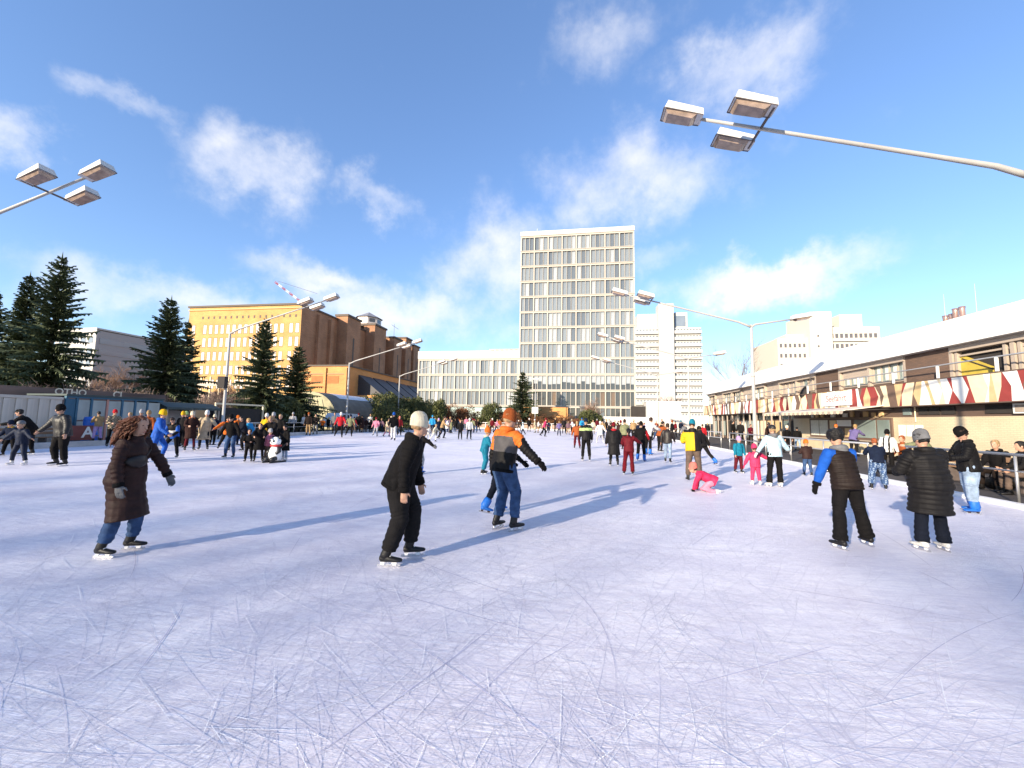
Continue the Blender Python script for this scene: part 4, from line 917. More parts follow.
def dirv(p, o, s):
    p, o = R(p), R(o); return np.array([s*math.sin(o), math.cos(o)*math.sin(p), -math.cos(o)*math.cos(p)])
def rotm(yaw, pitch, roll=0):
    y, p, r = R(yaw), R(pitch), R(roll)   # yaw right positive, pitch down positive
    Rz = np.array([[math.cos(y), math.sin(y), 0], [-math.sin(y), math.cos(y), 0], [0, 0, 1]])
    Rx = np.array([[1, 0, 0], [0, math.cos(p), math.sin(p)], [0, -math.sin(p), math.cos(p)]])
    Ry = np.array([[math.cos(r), 0, math.sin(r)], [0, 1, 0], [-math.sin(r), 0, math.cos(r)]])
    return Rz @ Rx @ Ry
POSES = {
 'stand':  dict(L=(4, 5, 0, 3), R=(-4, 5, -8, 3), aL=(6, 12, 18, 6), aR=(6, 12, 18, 6), lean=4),
 'glide':  dict(L=(28, 6, -14, 4), R=(-8, 7, -32, 6), aL=(-20, 18, 8, 14), aR=(30, 16, 50, 6), lean=14),
 'push':   dict(L=(22, 2, -8, 2), R=(-22, 18, -34, 20), aL=(30, 22, 55, 10), aR=(-25, 22, 0, 24), lean=16),
 'wide':   dict(L=(10, 16, -4, 12), R=(8, 16, -4, 12), aL=(10, 30, 25, 28), aR=(10, 30, 25, 28), lean=9),
 'walk':   dict(L=(24, 4, 4, 3), R=(-16, 4, -30, 4), aL=(-22, 10, -2, 8), aR=(24, 10, 40, 4), lean=5),
 'hands':  dict(L=(5, 6, -2, 4), R=(2, 6, -6, 4), aL=(18, 12, 85, -18), aR=(18, 12, 85, -18), lean=5),
 'sit':    dict(L=(82, 8, 2, 4), R=(82, 10, -4, 5), aL=(20, 10, 60, -10), aR=(20, 10, 60, -10), lean=8),
 'lean':   dict(L=(6, 6, 0, 4), R=(2, 6, -6, 4), aL=(52, 10, 78, -8), aR=(52, 10, 78, -8), lean=22),
 'arm':    dict(L=(18, 6, -8, 4), R=(-10, 8, -22, 8), aL=(10, 14, 20, 8), aR=(45, 55, 55, 55), lean=8),
}
JOBS = {}
def hand(mb, w, d, s, fwd, k=1.0, curl=1.0, n=7):
    d = d/np.linalg.norm(d); med = np.array([-s, 0, 0.]); nn = med-d*np.dot(med, d)
    if np.linalg.norm(nn) < .3: nn = np.array([0, 0, -1.])-d*np.dot([0, 0, -1.], d)
    nn /= np.linalg.norm(nn); wv = np.cross(d, nn)
    if np.dot(wv, fwd) < 0: wv = -wv
    mb.tube([w-d*.02, w+d*.02, w+d*.06, w+d*.095], [(.026*k, .022*k), (.036*k, .019*k), (.042*k, .017*k), (.038*k, .014*k)], n, side=wv)
    for off, ln in ((-.031, .058), (-.010, .074), (.011, .078), (.031, .066)):
        p = w+d*.088+wv*off*k; pts = [p-d*.015]; ang = 12*curl
        for seg, q in enumerate((.42, .32, .26)):
            a = R(ang); p = p+(d*math.cos(a)+nn*math.sin(a))*ln*q*k; pts.append(p.copy()); ang += 26*curl
        mb.tube(pts, [.0095*k, .0095*k, .0085*k, .0065*k], 6)
    p = w+d*.022+wv*.026*k; q1 = p+(d*.6+wv*.75+nn*.25)*.038*k; q2 = q1+(d*.85+wv*.2+nn*.35)*.032*k
    mb.tube([w+d*.012, p, q1, q2], [.012*k, .0125*k, .011*k, .008*k], 6)

def job(key, name, mb, mats, voxel, parent, smooth_it=3, disp=None, colour=None):
    """register a mesh whose overlapping lofts get fused into one skin; alike figures share it"""
    o = bpy.data.objects.new(name, None if False else bpy.data.meshes.new(name)); col.objects.link(o); o.parent = parent
    if key in JOBS: JOBS[key]['others'].append((o, mats)); return o
    me = mb.mesh(name, mats); o.data = me
    md = o.modifiers.new('fuse', 'REMESH'); md.mode = 'VOXEL'; md.voxel_size = voxel; md.use_smooth_shade = True
    if smooth_it: sm_ = o.modifiers.new('soft', 'SMOOTH'); sm_.factor = .5; sm_.iterations = smooth_it
    JOBS[key] = dict(o=o, mats=mats, others=[], disp=disp, colour=colour)
    return o

def wob(P, seed, fr, an=(1, 1, 1)):
    r_ = np.random.RandomState(seed); out = np.zeros(len(P)); Q = P*np.array(an)
    Q = Q+.35/fr*np.sin(Q[:, [1, 2, 0]]*fr*.9+r_.rand(3)*6)
    for i in range(5):
        k = r_.normal(size=3); k = k/np.linalg.norm(k)*fr*(.7+.5*i*.5); out += np.sin(Q@k+r_.rand()*6.28)/(1+.35*i)
    return out/2.6
def segd(P, a, b):
    ab = b-a; t = np.clip(((P-a)@ab)/(ab@ab), 0, 1); return np.linalg.norm(P-(a+t[:, None]*ab), axis=1), t

PEOPLE = []
def person(label, px, py, top, face, pose='stand', jacket='black', trousers='black', hat=None, hair=None, detail=1, kind='jacket', tkind='cloth', jkind='cloth', skates='hockey', glove=None, hood=None, child=False, head=(0, 0), bulk=1.0,
           leg=1.0, colour=None, puffer=0, ground=None, size=None, group=None, X=None, Y=None, zoff=0.0, flare=0.0, longhair=0, sleeve=None, hatcol=None, tail=False, tcol=None, curls=0, **over):
    P = dict(POSES[pose]); P.update(over); shared = detail == 0
    if X is None: b = gp(px, py) if ground is None else gp(px, py, ground); X, Y = b[0], b[1]
    dist = math.hypot(X, Y)
    rt = ray(px, top); Zt = EYE+rt[2]*dist/math.hypot(rt[0], rt[1]); Zt = Zt-(ground or 0)-zoff
    bk = over.get('bkey')
    HS = 1.28 if child else 1.06; W = (1.20 if child else 1.10)*bulk
    if hair is None: hair = hatcol and ('hbrown', 'hblack', 'tan', 'hbrown')[sum(map(ord, label)) % 4] or 'hbrown'
    a = R(P['lean']); sl = R(P.get('side', 0))
    U = np.array([math.sin(sl), math.sin(a)*math.cos(sl), math.cos(a)*math.cos(sl)]); U /= np.linalg.norm(U); Xv = np.array([1., 0, 0]); Xv = Xv-U*np.dot(Xv, U); Xv /= np.linalg.norm(Xv); Fv = np.cross(U, Xv)
    tw = R(P.get('twist', 0)); Xs = Xv*math.cos(tw)-Fv*math.sin(tw); Fs = Fv*math.cos(tw)+Xv*math.sin(tw)
    pel = np.zeros(3); TL = .50; neck = pel+U*TL
    LT, LS = .43*leg, .42*leg
    J = {}
    for s, n in ((-1, 'L'), (1, 'R')):
        tp_, to_, sp_, so_ = P[n]; h_ = pel+np.array([s*.088, 0, -.03]); k_ = h_+dirv(tp_, to_, s)*LT; an_ = k_+dirv(sp_, so_, s)*LS
        up_, uo_, fp_, fo_ = P['a'+n]; sh_ = pel+U*.435+Xs*s*.175*W; e_ = sh_+dirv(up_, uo_, s)*.275; w_ = e_+dirv(fp_, fo_, s)*.245
        J[n] = dict(h=h_, k=k_, a=an_, s=sh_, e=e_, w=w_, sd=dirv(sp_, so_, s), fd=dirv(fp_, fo_, s))
    sole = .085; bl = .055 if skates in ('hockey', 'figure', 'rental') else 0.0
    zmin = min(J['L']['a'][2], J['R']['a'][2])-sole-bl
    if P.get('zfix') is not None: zmin = P['zfix']
    Uh = U*.55+np.array([0, 0, .45]); Uh /= np.linalg.norm(Uh)
    Rh = rotm(head[0]+P.get('twist', 0)*.5, head[1]+P['lean']*.25); hc = neck+Uh*.185*(.5+.5*HS)+np.array([0, .015, 0])
    htop = .118*HS+(.045 if hat in ('beanie', 'pompom', 'helmet', 'hoodup', 'fur') else .015); ztop = hc[2]+htop*math.cos(R(min(60, abs(head[1]))))-zmin
    if P.get('ztop') is not None: ztop = P['ztop']
    S = size if size else max(.62, min(1.13, Zt/ztop))
    if P.get('smin'): S = max(S, P['smin'])
    o = thing('person', label, 'person', (X, Y, (ground or 0)+zoff), -R(face)+YAW, group or 'people on and beside the ice'); o.scale = (S, S, S)
    PEOPLE.append(o)
    dz = np.array([0, 0, -zmin])
    T = lambda p: np.array(p)+dz
    kbase = ('crowd', pose, kind, hat, hair, child, skates, bool(hood), leg, tuple(sorted((k, v) for k, v in over.items() if not callable(v) and not isinstance(v, (list, dict))))) if shared else (label,)
    vb, vc = {0: (.026, .026), 1: (.0135, .017), 2: (.0075, .0125)}[detail]
    nr = {0: 7, 1: 10, 2: 14}[detail]
    # ---- body: one continuous figure
    mb = MB(); hb = HS
    rings = [(-.118, .026, .030, .040), (-.105, .042, .050, .028), (-.075, .056, .068, .016), (-.035, .066, .084, .006), (.01, .071, .093, .0), (.055, .072, .096, -.004), (.092, .058, .080, -.008), (.114, .030, .044, -.01)]
    H_ = lambda v: T(hc+Rh@(np.array(v)*hb))
    ax_x = Rh@np.array([1., 0, 0])
    mb.tube([H_((0, q[3], q[0])) for q in rings], [(q[1]*hb, q[2]*hb) for q in rings], nr+2, side=ax_x)
    if detail:
        mb.tube([H_((0, .086, .030)), H_((0, .104, -.008)), H_((0, .112, -.026)), H_((0, .090, -.036))], [.008*hb, .011*hb, .015*hb, .008*hb], 6)
        for s in (-1, 1):
            mb.ball(H_((s*.074, -.008, -.005)), (.010*hb, .020*hb, .032*hb), 8, rot=Rh); mb.ball(H_((s*.026, .074, .034)), (.022*hb, .014*hb, .008*hb), 8, rot=Rh)
        mb.ball(H_((0, .078, -.070)), (.024*hb, .014*hb, .010*hb), 8, rot=Rh); mb.ball(H_((0, .068, -.100)), (.022*hb, .018*hb, .014*hb), 8, rot=Rh)
    mb.tube([T(neck-U*.06), T(neck+U*.02), T(hc+Rh@np.array([0, -.01, -.06]))], [.056, .050, .050], nr)
    mb.tube([T(pel-U*.05), T(pel+U*.2), T(pel+U*.4), T(neck)], [(.10, .07), (.10, .07), (.11, .07), (.05, .05)], nr, side=Xv)
    for s, n in ((-1, 'L'), (1, 'R')):
        j = J[n]
        mb.tube([T(pel+U*.40), T(j['s']), T((j['s']+j['e'])/2), T(j['e']), T((j['e']+j['w'])/2), T(j['w'])], [.05, .050, .044, .038, .036, .027], nr)
        mb.tube([T(pel), T(j['h']), T((j['h']+j['k'])/2), T(j['k']), T(j['k']*.6+j['a']*.4), T(j['a'])], [.07, .072, .066, .050, .050, .036], nr)
        if glove is None:
            if detail: hand(mb, T(j['w']), j['fd'], s, Fv, 1.06)
            else: mb.tube([T(j['w']), T(j['w']+j['fd']*.06), T(j['w']+j['fd']*.15)], [(.028, .028), (.04, .03), (.02, .02)], 6, side=[0, 1, 0])
    job(kbase+('body', glove is None), 'body', mb, [M_SKIN], vb, o, 2 if detail else 1)
    if detail == 2 or (detail == 1 and abs(((face+head[0]+180) % 360)-180) > 60):
        for s in (-1, 1): MB().ball(H_((s*.029, .0845, .012)), (.011*hb, .006*hb, .006*hb), 8, rot=Rh).build('eye', M_EYE, o, smooth=True)
        MB().ball(H_((0, .0915, -.0695)), (.021*hb, .005*hb, .0055*hb), 8, rot=Rh).build('mouth', M_LIP, o, smooth=True)
    if glove is not None:
        for s, n in ((-1, 'L'), (1, 'R')):
            j = J[n]; g_ = MB()
            if detail: g_.tube([T(j['w']-j['fd']*.05), T(j['w']), T(j['w']+j['fd']*.03)], [.036, .034, .03], 8); hand(g_, T(j['w']), j['fd'], s, Fv, 1.28, .8)
            else: g_.tube([T(j['w']-j['fd']*.03), T(j['w']+j['fd']*.06), T(j['w']+j['fd']*.16)], [(.035, .035), (.045, .035), (.022, .022)], 7, side=[0, 1, 0])
            job(kbase+('glove', n), 'glove', g_, [cloth(glove, 'knit')], .009 if detail else .02, o, 1)
    # ---- trousers
    mb = MB(); tr_ = P.get('baggy', 0.0); tu = 0.0 if kind == 'coat' else tr_; W0 = W; W = W*(.84 if kind == 'coat' else 1.0)
    mb.tube([T(pel+U*.08), T(pel), T(pel-np.array([0, 0, .09]))], [(.155*W, .115*W), (.165*W, .125*W), (.13*W, .10*W)], nr, side=Xv)
    for s, n in ((-1, 'L'), (1, 'R')):
        j = J[n]; tk = P.get('tuck', 1.0 if flare else .70 if skates == 'rental' else .86); ft = j['k']*(1-tk)+j['a']*tk-(np.array([0, 0, .02])+j['sd']*.01 if tk > .95 else 0)
        mb.tube([T(j['h']+np.array([0, 0, .05])), T(j['h']*.8+j['k']*.2), T((j['h']+j['k'])/2), T(j['k']), T(j['k']*.55+j['a']*.45), T((j['k']*.55+j['a']*.45)*.35+ft*.65), T(ft)],
                [(.095*W+tu, .10*W+tu), (.098*W+tu, .105*W+tu), (.083*W+tu, .09*W+tu), (.068*W+(tr_+tu)/2, .074*W+(tr_+tu)/2), (.066*W+tr_+flare*.4, .068*W+tr_+flare*.4), (.060*W+tr_+flare*.8, .062*W+tr_+flare*.8), (.060*W+tr_*.7+flare, .064*W+tr_*.7+flare)], nr, side=Xv)
    def tdisp(Pn, N, sd_=sum(map(ord, label)) % 1000):
        am = .0095 if detail else .004; z = wob(Pn, sd_, 24, (1, 1, .7))*am+wob(Pn, sd_+5, 52)*.003
        for n in 'LR':
            d1, t1 = segd(Pn, T(J[n]['k']), T(J[n]['a'])); z = z+np.where((d1 < .16), np.sin(t1*34+Pn[:, 0]*18)*.0055*np.clip(t1*1.6-.3, 0, 1), 0)
            d2, t2 = segd(Pn, T(J[n]['h']), T(J[n]['k'])); z = z+np.where((d2 < .14) & (t2 > .75), np.sin(t2*60+Pn[:, 1]*25)*.005, 0)
        return z
    job(kbase+('trousers',), 'trousers', mb, [cloth(trousers, tkind)]+([cloth(c_, tkind) for c_ in tcol[0]] if tcol else []), vc, o, 3 if detail else 1, tdisp if detail else None, tcol[1] if tcol else None)
    # ---- jacket / coat
    W = W0; mb = MB(); q = W
    rg = [(-.12, .186*q, .149*q), (-.03, .184*q, .152*q), (.10, .174*q, .142*q), (.24, .182*q, .138*q), (.36, .192*q, .132*q), (.43, .165*q, .115*q), (.475, .098*q, .090*q), (.525, .072, .078)]
    if kind == 'coat':
        km = (J['L']['k']+J['R']['k'])/2; kv = km-pel; wk = abs(J['L']['k'][0]-J['R']['k'][0])/2; dk = abs(J['L']['k'][1]-J['R']['k'][1])/2; cl = P.get('coatlen', 1.0)
        ex = []
        for t in (1.12*cl, .9*cl, .6*cl, .3*cl): ex.append((T(pel+kv*t), (max(.186*q, .12*q+wk*t*.8)+.010*t+.002, max(.165*q, .130*q+dk*t*.62)+.02*t+.004)))
        pts = [e_[0] for e_ in ex]+[T(pel+U*g_[0]) for g_ in rg[1:]]; rads = [e_[1] for e_ in ex]+[(g_[1]+.006+(.024 if g_[0] < .2 else 0), g_[2]+.006+(.040 if g_[0] < .2 else .012)) for g_ in rg[1:]]
    else: pts = [T(pel+U*g_[0]) for g_ in rg]; rads = [(g_[1], g_[2]) for g_ in rg]
    mb.tube(pts, rads, nr+4, side=Xs)
    sl_mb = mb if kind != 'vest' else MB()
    for s, n in ((-1, 'L'), (1, 'R')):
        j = J[n]; kk = 1.0 if kind != 'vest' else .92
        sl_mb.tube([T(pel+U*.40+Xs*s*.06), T(j['s']+U*.005), T(j['s']*.7+j['e']*.3), T((j['s']+j['e'])/2), T(j['e']), T((j['e']+j['w'])/2), T(j['w']), T(j['w']+j['fd']*.02)], [.085*q*kk, .084*q*kk, .078*q*kk, .072*q*kk, .064*q*kk, .058*q*kk, .046*q*kk, .044*q*kk], nr)
    if kind != 'hoodless' and hood is None: mb.tube([T(neck-U*.03), T(neck+U*.03), T(neck+U*.062)], [.085, .078, .072], nr)
    tors = (T(pel-U*.1), T(neck)); arms_ = {n: (T(J[n]['s']), T(J[n]['e']), T(J[n]['w'])) for n in 'LR'}
    def parts_of(Pn):
        dt, tt = segd(Pn, *tors); best = dt/.17; reg = np.zeros(len(Pn), int); prm = tt
        for i, n in enumerate('LR'):
            for k2, (aa, bb) in enumerate(((arms_[n][0]*.85+arms_[n][1]*.15, arms_[n][1]), (arms_[n][1], arms_[n][2]))):
                d, t = segd(Pn, aa, bb); d = d/.068; m_ = d < best; best = np.where(m_, d, best); reg = np.where(m_, 1+2*i+k2, reg); prm = np.where(m_, t, prm)
        return reg, prm
    def jdisp(Pn, N, sd_=sum(map(ord, label)) % 777):
        z = wob(Pn, sd_, 20, (1, 1, .8))*(.0105 if not puffer else .004)+wob(Pn, sd_+3, 46)*.0035
        reg, prm = parts_of(Pn)
        z = z+np.where(reg > 0, np.sin(prm*26+Pn[:, 0]*9+reg)*.005, 0)
        if puffer:
            wv = wob(Pn, sd_+9, 7, (1, 1, .4)); h_ = (Pn-T(pel))@U/puffer+wv*.22; h_ = np.where(Pn[:, 2] < T(pel)[2]-.02, (Pn[:, 2]-T(pel)[2])/puffer, h_)
            s1 = np.abs(np.sin(h_*math.pi))**.45*P.get('pamp', .022)*(1+.35*wob(Pn, sd_+4, 13)); s2 = np.abs(np.sin(prm*.26/puffer*math.pi))**.5*.014; z = z+np.where(reg > 0, s2, s1)-.012
        elif kind != 'coat': z = z+np.where((reg == 0) & (prm < .22), np.sin(np.arctan2(Pn[:, 0], Pn[:, 1])*13)*.004, 0)
        return z
    jm = [cloth(jacket, jkind)]
    if colour: jm += [cloth(c_, jkind) for c_ in colour[0]]
    cf = None
    if colour:
        def cf(Pn):
            reg, prm = parts_of(Pn); L_ = np.stack([(Pn-T(pel))@Xv, (Pn-T(pel))@Fv, (Pn-T(pel))@U], 1); return colour[1](reg, prm, L_)
    job(kbase+('jacket',), {'coat': 'coat', 'vest': 'vest'}.get(kind, 'jacket'), mb, jm, vc, o, 3 if detail else 1, jdisp if detail else None, cf)
    if detail == 2:
        for n in 'LR':
            j = J[n]; MB().tube([T(j['w']-j['fd']*.035), T(j['w']-j['fd']*.03), T(j['w']+j['fd']*.012), T(j['w']+j['fd']*.018)], [.046*q, .054*q, .053*q, .046*q], 14).build('cuff', cloth('black' if jacket != 'lblue' else 'grey', 'knit'), o, smooth=True)
        if kind != 'coat':
            hb_ = rg[0]; cz = pel+U*(hb_[0]+.022); MB().tube([T(cz-U*.028), T(cz-U*.022), T(cz+U*.016), T(cz+U*.022)], [(hb_[1]*.93, hb_[2]*.93), (hb_[1]*1.012, hb_[2]*1.012), (hb_[1]*1.012, hb_[2]*1.012), (hb_[1]*.95, hb_[2]*.95)], 24, side=Xs).build('hem_band', cloth(jacket, 'knit'), o, smooth=True)
        for s_ in (-1, 1):                                       # trouser pocket flaps
            j = J['L' if s_ < 0 else 'R']; c_ = j['h']*.72+j['k']*.28
            if kind != 'coat': MB().ball(T(c_-Fs*(.088*W+P.get('baggy', 0))+np.array([0, 0, .03])), (.05, .012, .045), 8).build('pocket', cloth(trousers, tkind), o, smooth=True)
    if kind == 'vest': job(kbase+('shirt',), 'shirt_sleeves', sl_mb, [cloth(sleeve or 'blue')], vc, o, 3, lambda Pn, N: wob(Pn, 5, 24)*.006)
    if hood is not None and hat != 'hoodup':
        mb = MB(); c0 = T(neck); ri = .088
        pts = []; rad = []
        for i in range(11):
            th = math.pi*(1.08+1.84*i/10)-math.pi/2*0; an2 = R(-200+400*0)+0
        for i in range(11):
            th = R(-35+250*i/10); pts.append(c0+Xs*math.cos(th)*ri-Fs*(math.sin(th)*ri*1.05)+U*(.035-.02*max(0, math.sin(th)))); rad.append(.032+.028*max(0, math.sin(th)))
        mb.tube(pts, rad, 10)
        mb.ball(c0-Fs*.085-U*.03, (.085, .05, .085), 10)
        job(kbase+('hood',), 'hood', mb, [cloth(hood, jkind)], vc, o, 3 if detail else 1, (lambda Pn, N: wob(Pn, 31, 30)*.006) if detail else None)
    # ---- head wear and hair
    if hair:
        mb = MB(); hr_ = [(-.06, .060, .060, -.040), (-.02, .076, .082, -.026), (.03, .081, .098, -.012), (.075, .078, .098, -.010), (.108, .058, .075, -.010), (.128, .026, .036, -.012)]
        mb.tube([H_((0, z[3], z[0])) for z in hr_], [(z[1]*hb, z[2]*hb) for z in hr_], nr+2, side=ax_x)
        if longhair:
            L0 = longhair
            for i in range(9):
                s = (i-4)/4; p0 = H_((s*.07, -.035-.03*(1-s*s), .02)); p1 = p0-U*.09*L0-Fs*(.07+.04*(1-abs(s)))+Xs*s*.04; p2 = p1-U*.11*L0-Fs*.05*rnd.uniform(-.2, 1.2)+Xs*s*.05; p3 = p2-U*.07*L0-Fs*.03+Xs*rnd.uniform(-.03, .03)
                mb.tube([p0, p1, p2, p3], [.040, .050, .042, .016], 7)
        if tail: mb.tube([H_((0, -.09, .06)), H_((0, -.15, .03)), H_((0, -.15, -.10)), H_((0, -.13, -.20))], [.03, .036, .034, .012], 8)
        job(kbase+('hair',), 'hair', mb, [cloth(hair, 'hair')], vb*1.15, o, 1, (lambda Pn, N: wob(Pn, 12, 70)*.007+wob(Pn, 15, 140)*.003) if detail else None)
    if curls:
        cm = MB(); cr_ = random.Random(77)
        for i in range(curls):
            th = cr_.uniform(-2.5, 2.5); ph = cr_.uniform(-.3, 1.35); rx_ = .088
            p = H_((math.sin(th)*rx_*math.cos(ph), -math.cos(th)*.100*math.cos(ph)-.012, .02+.10*math.sin(ph))); out = Rh@np.array([math.sin(th), -math.cos(th), 0.2]); ln = cr_.uniform(.10, .36); pts = []; wv_ = cr_.uniform(0, 6)
            for k2 in range(9):
                t = k2/8; pts.append(p+out*(.012+.05*math.sin(t*2.2))-Fs*(.10*t*cr_.uniform(.8, 1.2))-U*(ln*t)+Xs*(.014*math.sin(wv_+t*14))+Fs*(.012*math.cos(wv_+t*14)))
            cm.tube(pts, [.007, .010, .011, .011, .011, .010, .009, .007, .003], 5)
        cm.build('curls', cloth(hair, 'hair'), o, smooth=True)
    if hat:
        hcx = hatcol or 'black'; mb = MB()
        if hat in ('beanie', 'pompom'):
            hh = [(-.022, .083, .102, -.010), (-.012, .089, .110, -.008), (.05, .087, .108, -.008), (.058, .082, .104, -.008), (.10, .078, .100, -.018), (.140, .056, .074, -.030), (.165, .020, .030, -.036)]
            mb.tube([H_((0, z[3]-.02*(.06-z[0]), z[0])) for z in hh], [(z[1]*hb, z[2]*hb) for z in hh], nr+4, side=ax_x)
            if hat == 'pompom': mb.ball(H_((0, -.025, .175)), .036*hb, 8)
        elif hat == 'helmet':
            hh = [(.02, .086, .108, -.004), (.05, .092, .115, -.006), (.09, .082, .104, -.008), (.125, .056, .074, -.01), (.142, .02, .03, -.01)]
            mb.tube([H_((0, z[3], z[0])) for z in hh], [(z[1]*hb, z[2]*hb) for z in hh], nr+4, side=ax_x)
        elif hat == 'fur':
            hh = [(-.03, .085, .098, -.014), (.02, .098, .118, -.01), (.07, .100, .120, -.010), (.115, .082, .098, -.012), (.145, .035, .045, -.012)]
            mb.tube([H_((0, z[3], z[0])) for z in hh], [(z[1]*hb, z[2]*hb) for z in hh], nr+4, side=ax_x)
        elif hat == 'hoodup':
            hh = [(-.15, .090, .095, -.02), (-.08, .094, .100, -.026), (-.02, .094, .104, -.030), (.05, .094, .110, -.024), (.10, .076, .092, -.022), (.14, .03, .04, -.024)]
            mb.tube([H_((0, z[3], z[0])) for z in hh], [(z[1]*hb, z[2]*hb) for z in hh], nr+4, side=ax_x)
        elif hat == 'cap':
            hh = [(.03, .078, .101, -.004), (.07, .078, .100, -.006), (.105, .060, .080, -.008), (.124, .026, .036, -.008)]
            mb.tube([H_((0, z[3], z[0])) for z in hh], [(z[1]*hb, z[2]*hb) for z in hh], nr+4, side=ax_x); mb.tube([H_((0, .07, .040)), H_((0, .16, .030))], [(.07*hb, .008), (.05*hb, .006)], 8, side=ax_x)
        kd_ = {'fur': 'hair', 'helmet': 'leather', 'hoodup': jkind}.get(hat, 'knit')
        job(kbase+('hat',), {'helmet': 'helmet', 'hoodup': 'hood'}.get(hat, 'hat'), mb, [cloth(hcx, kd_)], vb*1.25 if detail else vb, o, 1 if detail else 0,
            (lambda Pn, N: (wob(Pn, 9, 85)*.010 if hat == 'fur' else wob(Pn, 9, 40)*.003+np.sin(np.arctan2(*((Pn-T(hc))@np.stack([ax_x, Rh@np.array([0, 1., 0])], 1)).T)*26)*.0013)) if detail and hat != 'helmet' else None)
    # ---- skates / shoes, one each side
    bc = {'hockey': 'black', 'figure': 'white', 'rental': 'bblue', 'boot': 'black', 'blueboot': 'bblue', 'whiteboot': 'white'}[skates]; bc = P.get('boot', bc)
    for s, n in ((-1, 'L'), (1, 'R')):
        j = J[n]; toe = P.get('toe', {}).get(n, (8, 0)) if isinstance(P.get('toe', None), dict) else (8, 0)
        yaw_, pit_ = R(toe[0])*s, R(toe[1])
        if n in P and P[n][2] < -25 and 'toe' not in P: pit_ = R(min(35, -(P[n][2]+22)))*-1   # pushing foot: toe down
        if pose == 'crawl': pit_ = R(-80)
        fd_ = np.array([math.sin(yaw_)*math.cos(pit_), math.cos(yaw_)*math.cos(pit_), math.sin(pit_)]); sdv = np.cross(fd_, [0, 0, 1.]); sdv /= np.linalg.norm(sdv); upv = np.cross(sdv, fd_)
        A = T(j['a']); F_ = lambda y_, z_, x_=0: A+fd_*y_+upv*z_+sdv*x_
        mb = MB(); n_ = 10 if detail else 7
        fat = 1.5 if skates in ('rental', 'blueboot') else 1.0
        mb.tube([F_(-.085, -.045), F_(-.07, -.045), F_(-.02, -.04), F_(.05, -.052), F_(.11, -.058), F_(.165, -.062), F_(.185, -.066)], [(.02, .025), (.034*fat, .040), (.038*fat, .045), (.042*fat, .034), (.046*fat, .027), (.036*fat, .022), (.012, .012)], n_, side=sdv)
        cu = -j['sd']*(1 if not P.get('zfix') else .3); mb.tube([F_(-.030, -.04), F_(-.018, -.005), A+cu*.06-fd_*.006, A+cu*.115-fd_*.004, A+cu*.155], [(.042*fat, .056), (.045*fat, .058*fat), (.048*fat, .058*fat), (.050*fat, .058*fat), (.047*fat, .054*fat)], n_, side=sdv)
        mb.box(0, 0, 0, 0, 0, 0) if False else None
        key = kbase+('boot', n); nm = 'skate' if bl else 'boot'
        if shared and ('m', key) in JOBS: ob = link(nm, JOBS[('m', key)], o); ob.material_slots[0].link = 'OBJECT'; ob.material_slots[0].material = cloth(bc, 'leather')
        else:
            ob = mb.build(nm, cloth(bc, 'leather'), o, smooth=True)
            if shared: JOBS[('m', key)] = ob.data
        if detail and bl:
            if skates == 'hockey':
                l_ = MB(); 
                for k2 in range(4): l_.tube([F_(.045-.014*k2, -.018+.030*k2, -.022), F_(.052-.014*k2, -.012+.030*k2, 0), F_(.045-.014*k2, -.018+.030*k2, .022)], [.0045]*3, 5)
                l_.build('laces', M_HOLD, ob)
            b_ = MB()
            for (y0, y1) in ((-.075, -.02), (.06, .125)): 
                vs = [F_(y, z, x) for z, yy in ((-.088, (y0, y1)), (-.118, (y0+.012, y1-.012))) for y in yy for x in (-.011, .011)]
                b_.add(vs, [(0, 1, 3, 2), (4, 6, 7, 5), (0, 4, 5, 1), (2, 3, 7, 6), (0, 2, 6, 4), (1, 5, 7, 3)])
            b_.build('blade_holder', M_HOLD if skates != 'rental' else M_EYE, ob)
            vs = [F_(y, z, x) for (y, z) in ((-.105, -.108), (-.115, -.128), (-.095, -.1385), (.135, -.1385), (.168, -.124), (.160, -.106)) for x in (-.003, .003)]
            nn_ = 6; MB().add(vs, [tuple(2*i for i in range(nn_)), tuple(2*i+1 for i in reversed(range(nn_)))]+[(2*i, 2*i+1, (2*i+3) % 12, (2*i+2) % 12) for i in range(nn_)]).build('blade', M_STEEL, ob)
    o['_S'] = S
    return o, J, T, dict(U=U, Fs=Fs, Xs=Xs, pel=pel, neck=neck, hc=hc)

def finish_people():
    dg = bpy.context.evaluated_depsgraph_get()
    for key, j in JOBS.items():
        if key[0] == 'm': continue
        o = j['o']; me = bpy.data.meshes.new_from_object(o.evaluated_get(dg))
        n = len(me.vertices); V = np.zeros(n*3); me.vertices.foreach_get('co', V); V = V.reshape(-1, 3)
        if j['disp'] is not None and n:
            N = np.zeros(n*3); me.vertices.foreach_get('normal', N); N = N.reshape(-1, 3); z = j['disp'](V, N); V = V+N*z[:, None]; me.vertices.foreach_set('co', V.ravel())
        me.materials.clear()
        for m in j['mats']: me.materials.append(m)
        if j['colour'] is not None and n:
            C = np.zeros(len(me.polygons)*3); me.polygons.foreach_get('center', C); idx = j['colour'](C.reshape(-1, 3)); me.polygons.foreach_set('material_index', np.asarray(idx, dtype=np.int32))
        else: me.polygons.foreach_set('material_index', np.zeros(len(me.polygons), dtype=np.int32))
        me.polygons.foreach_set('use_smooth', np.ones(len(me.polygons), dtype=bool)); me.update()
        o.modifiers.clear(); old = o.data; o.data = me
        for oo, ms in j['others']:
            oo.data = me
            for i, m in enumerate(ms): oo.material_slots[i].link = 'OBJECT'; oo.material_slots[i].material = m
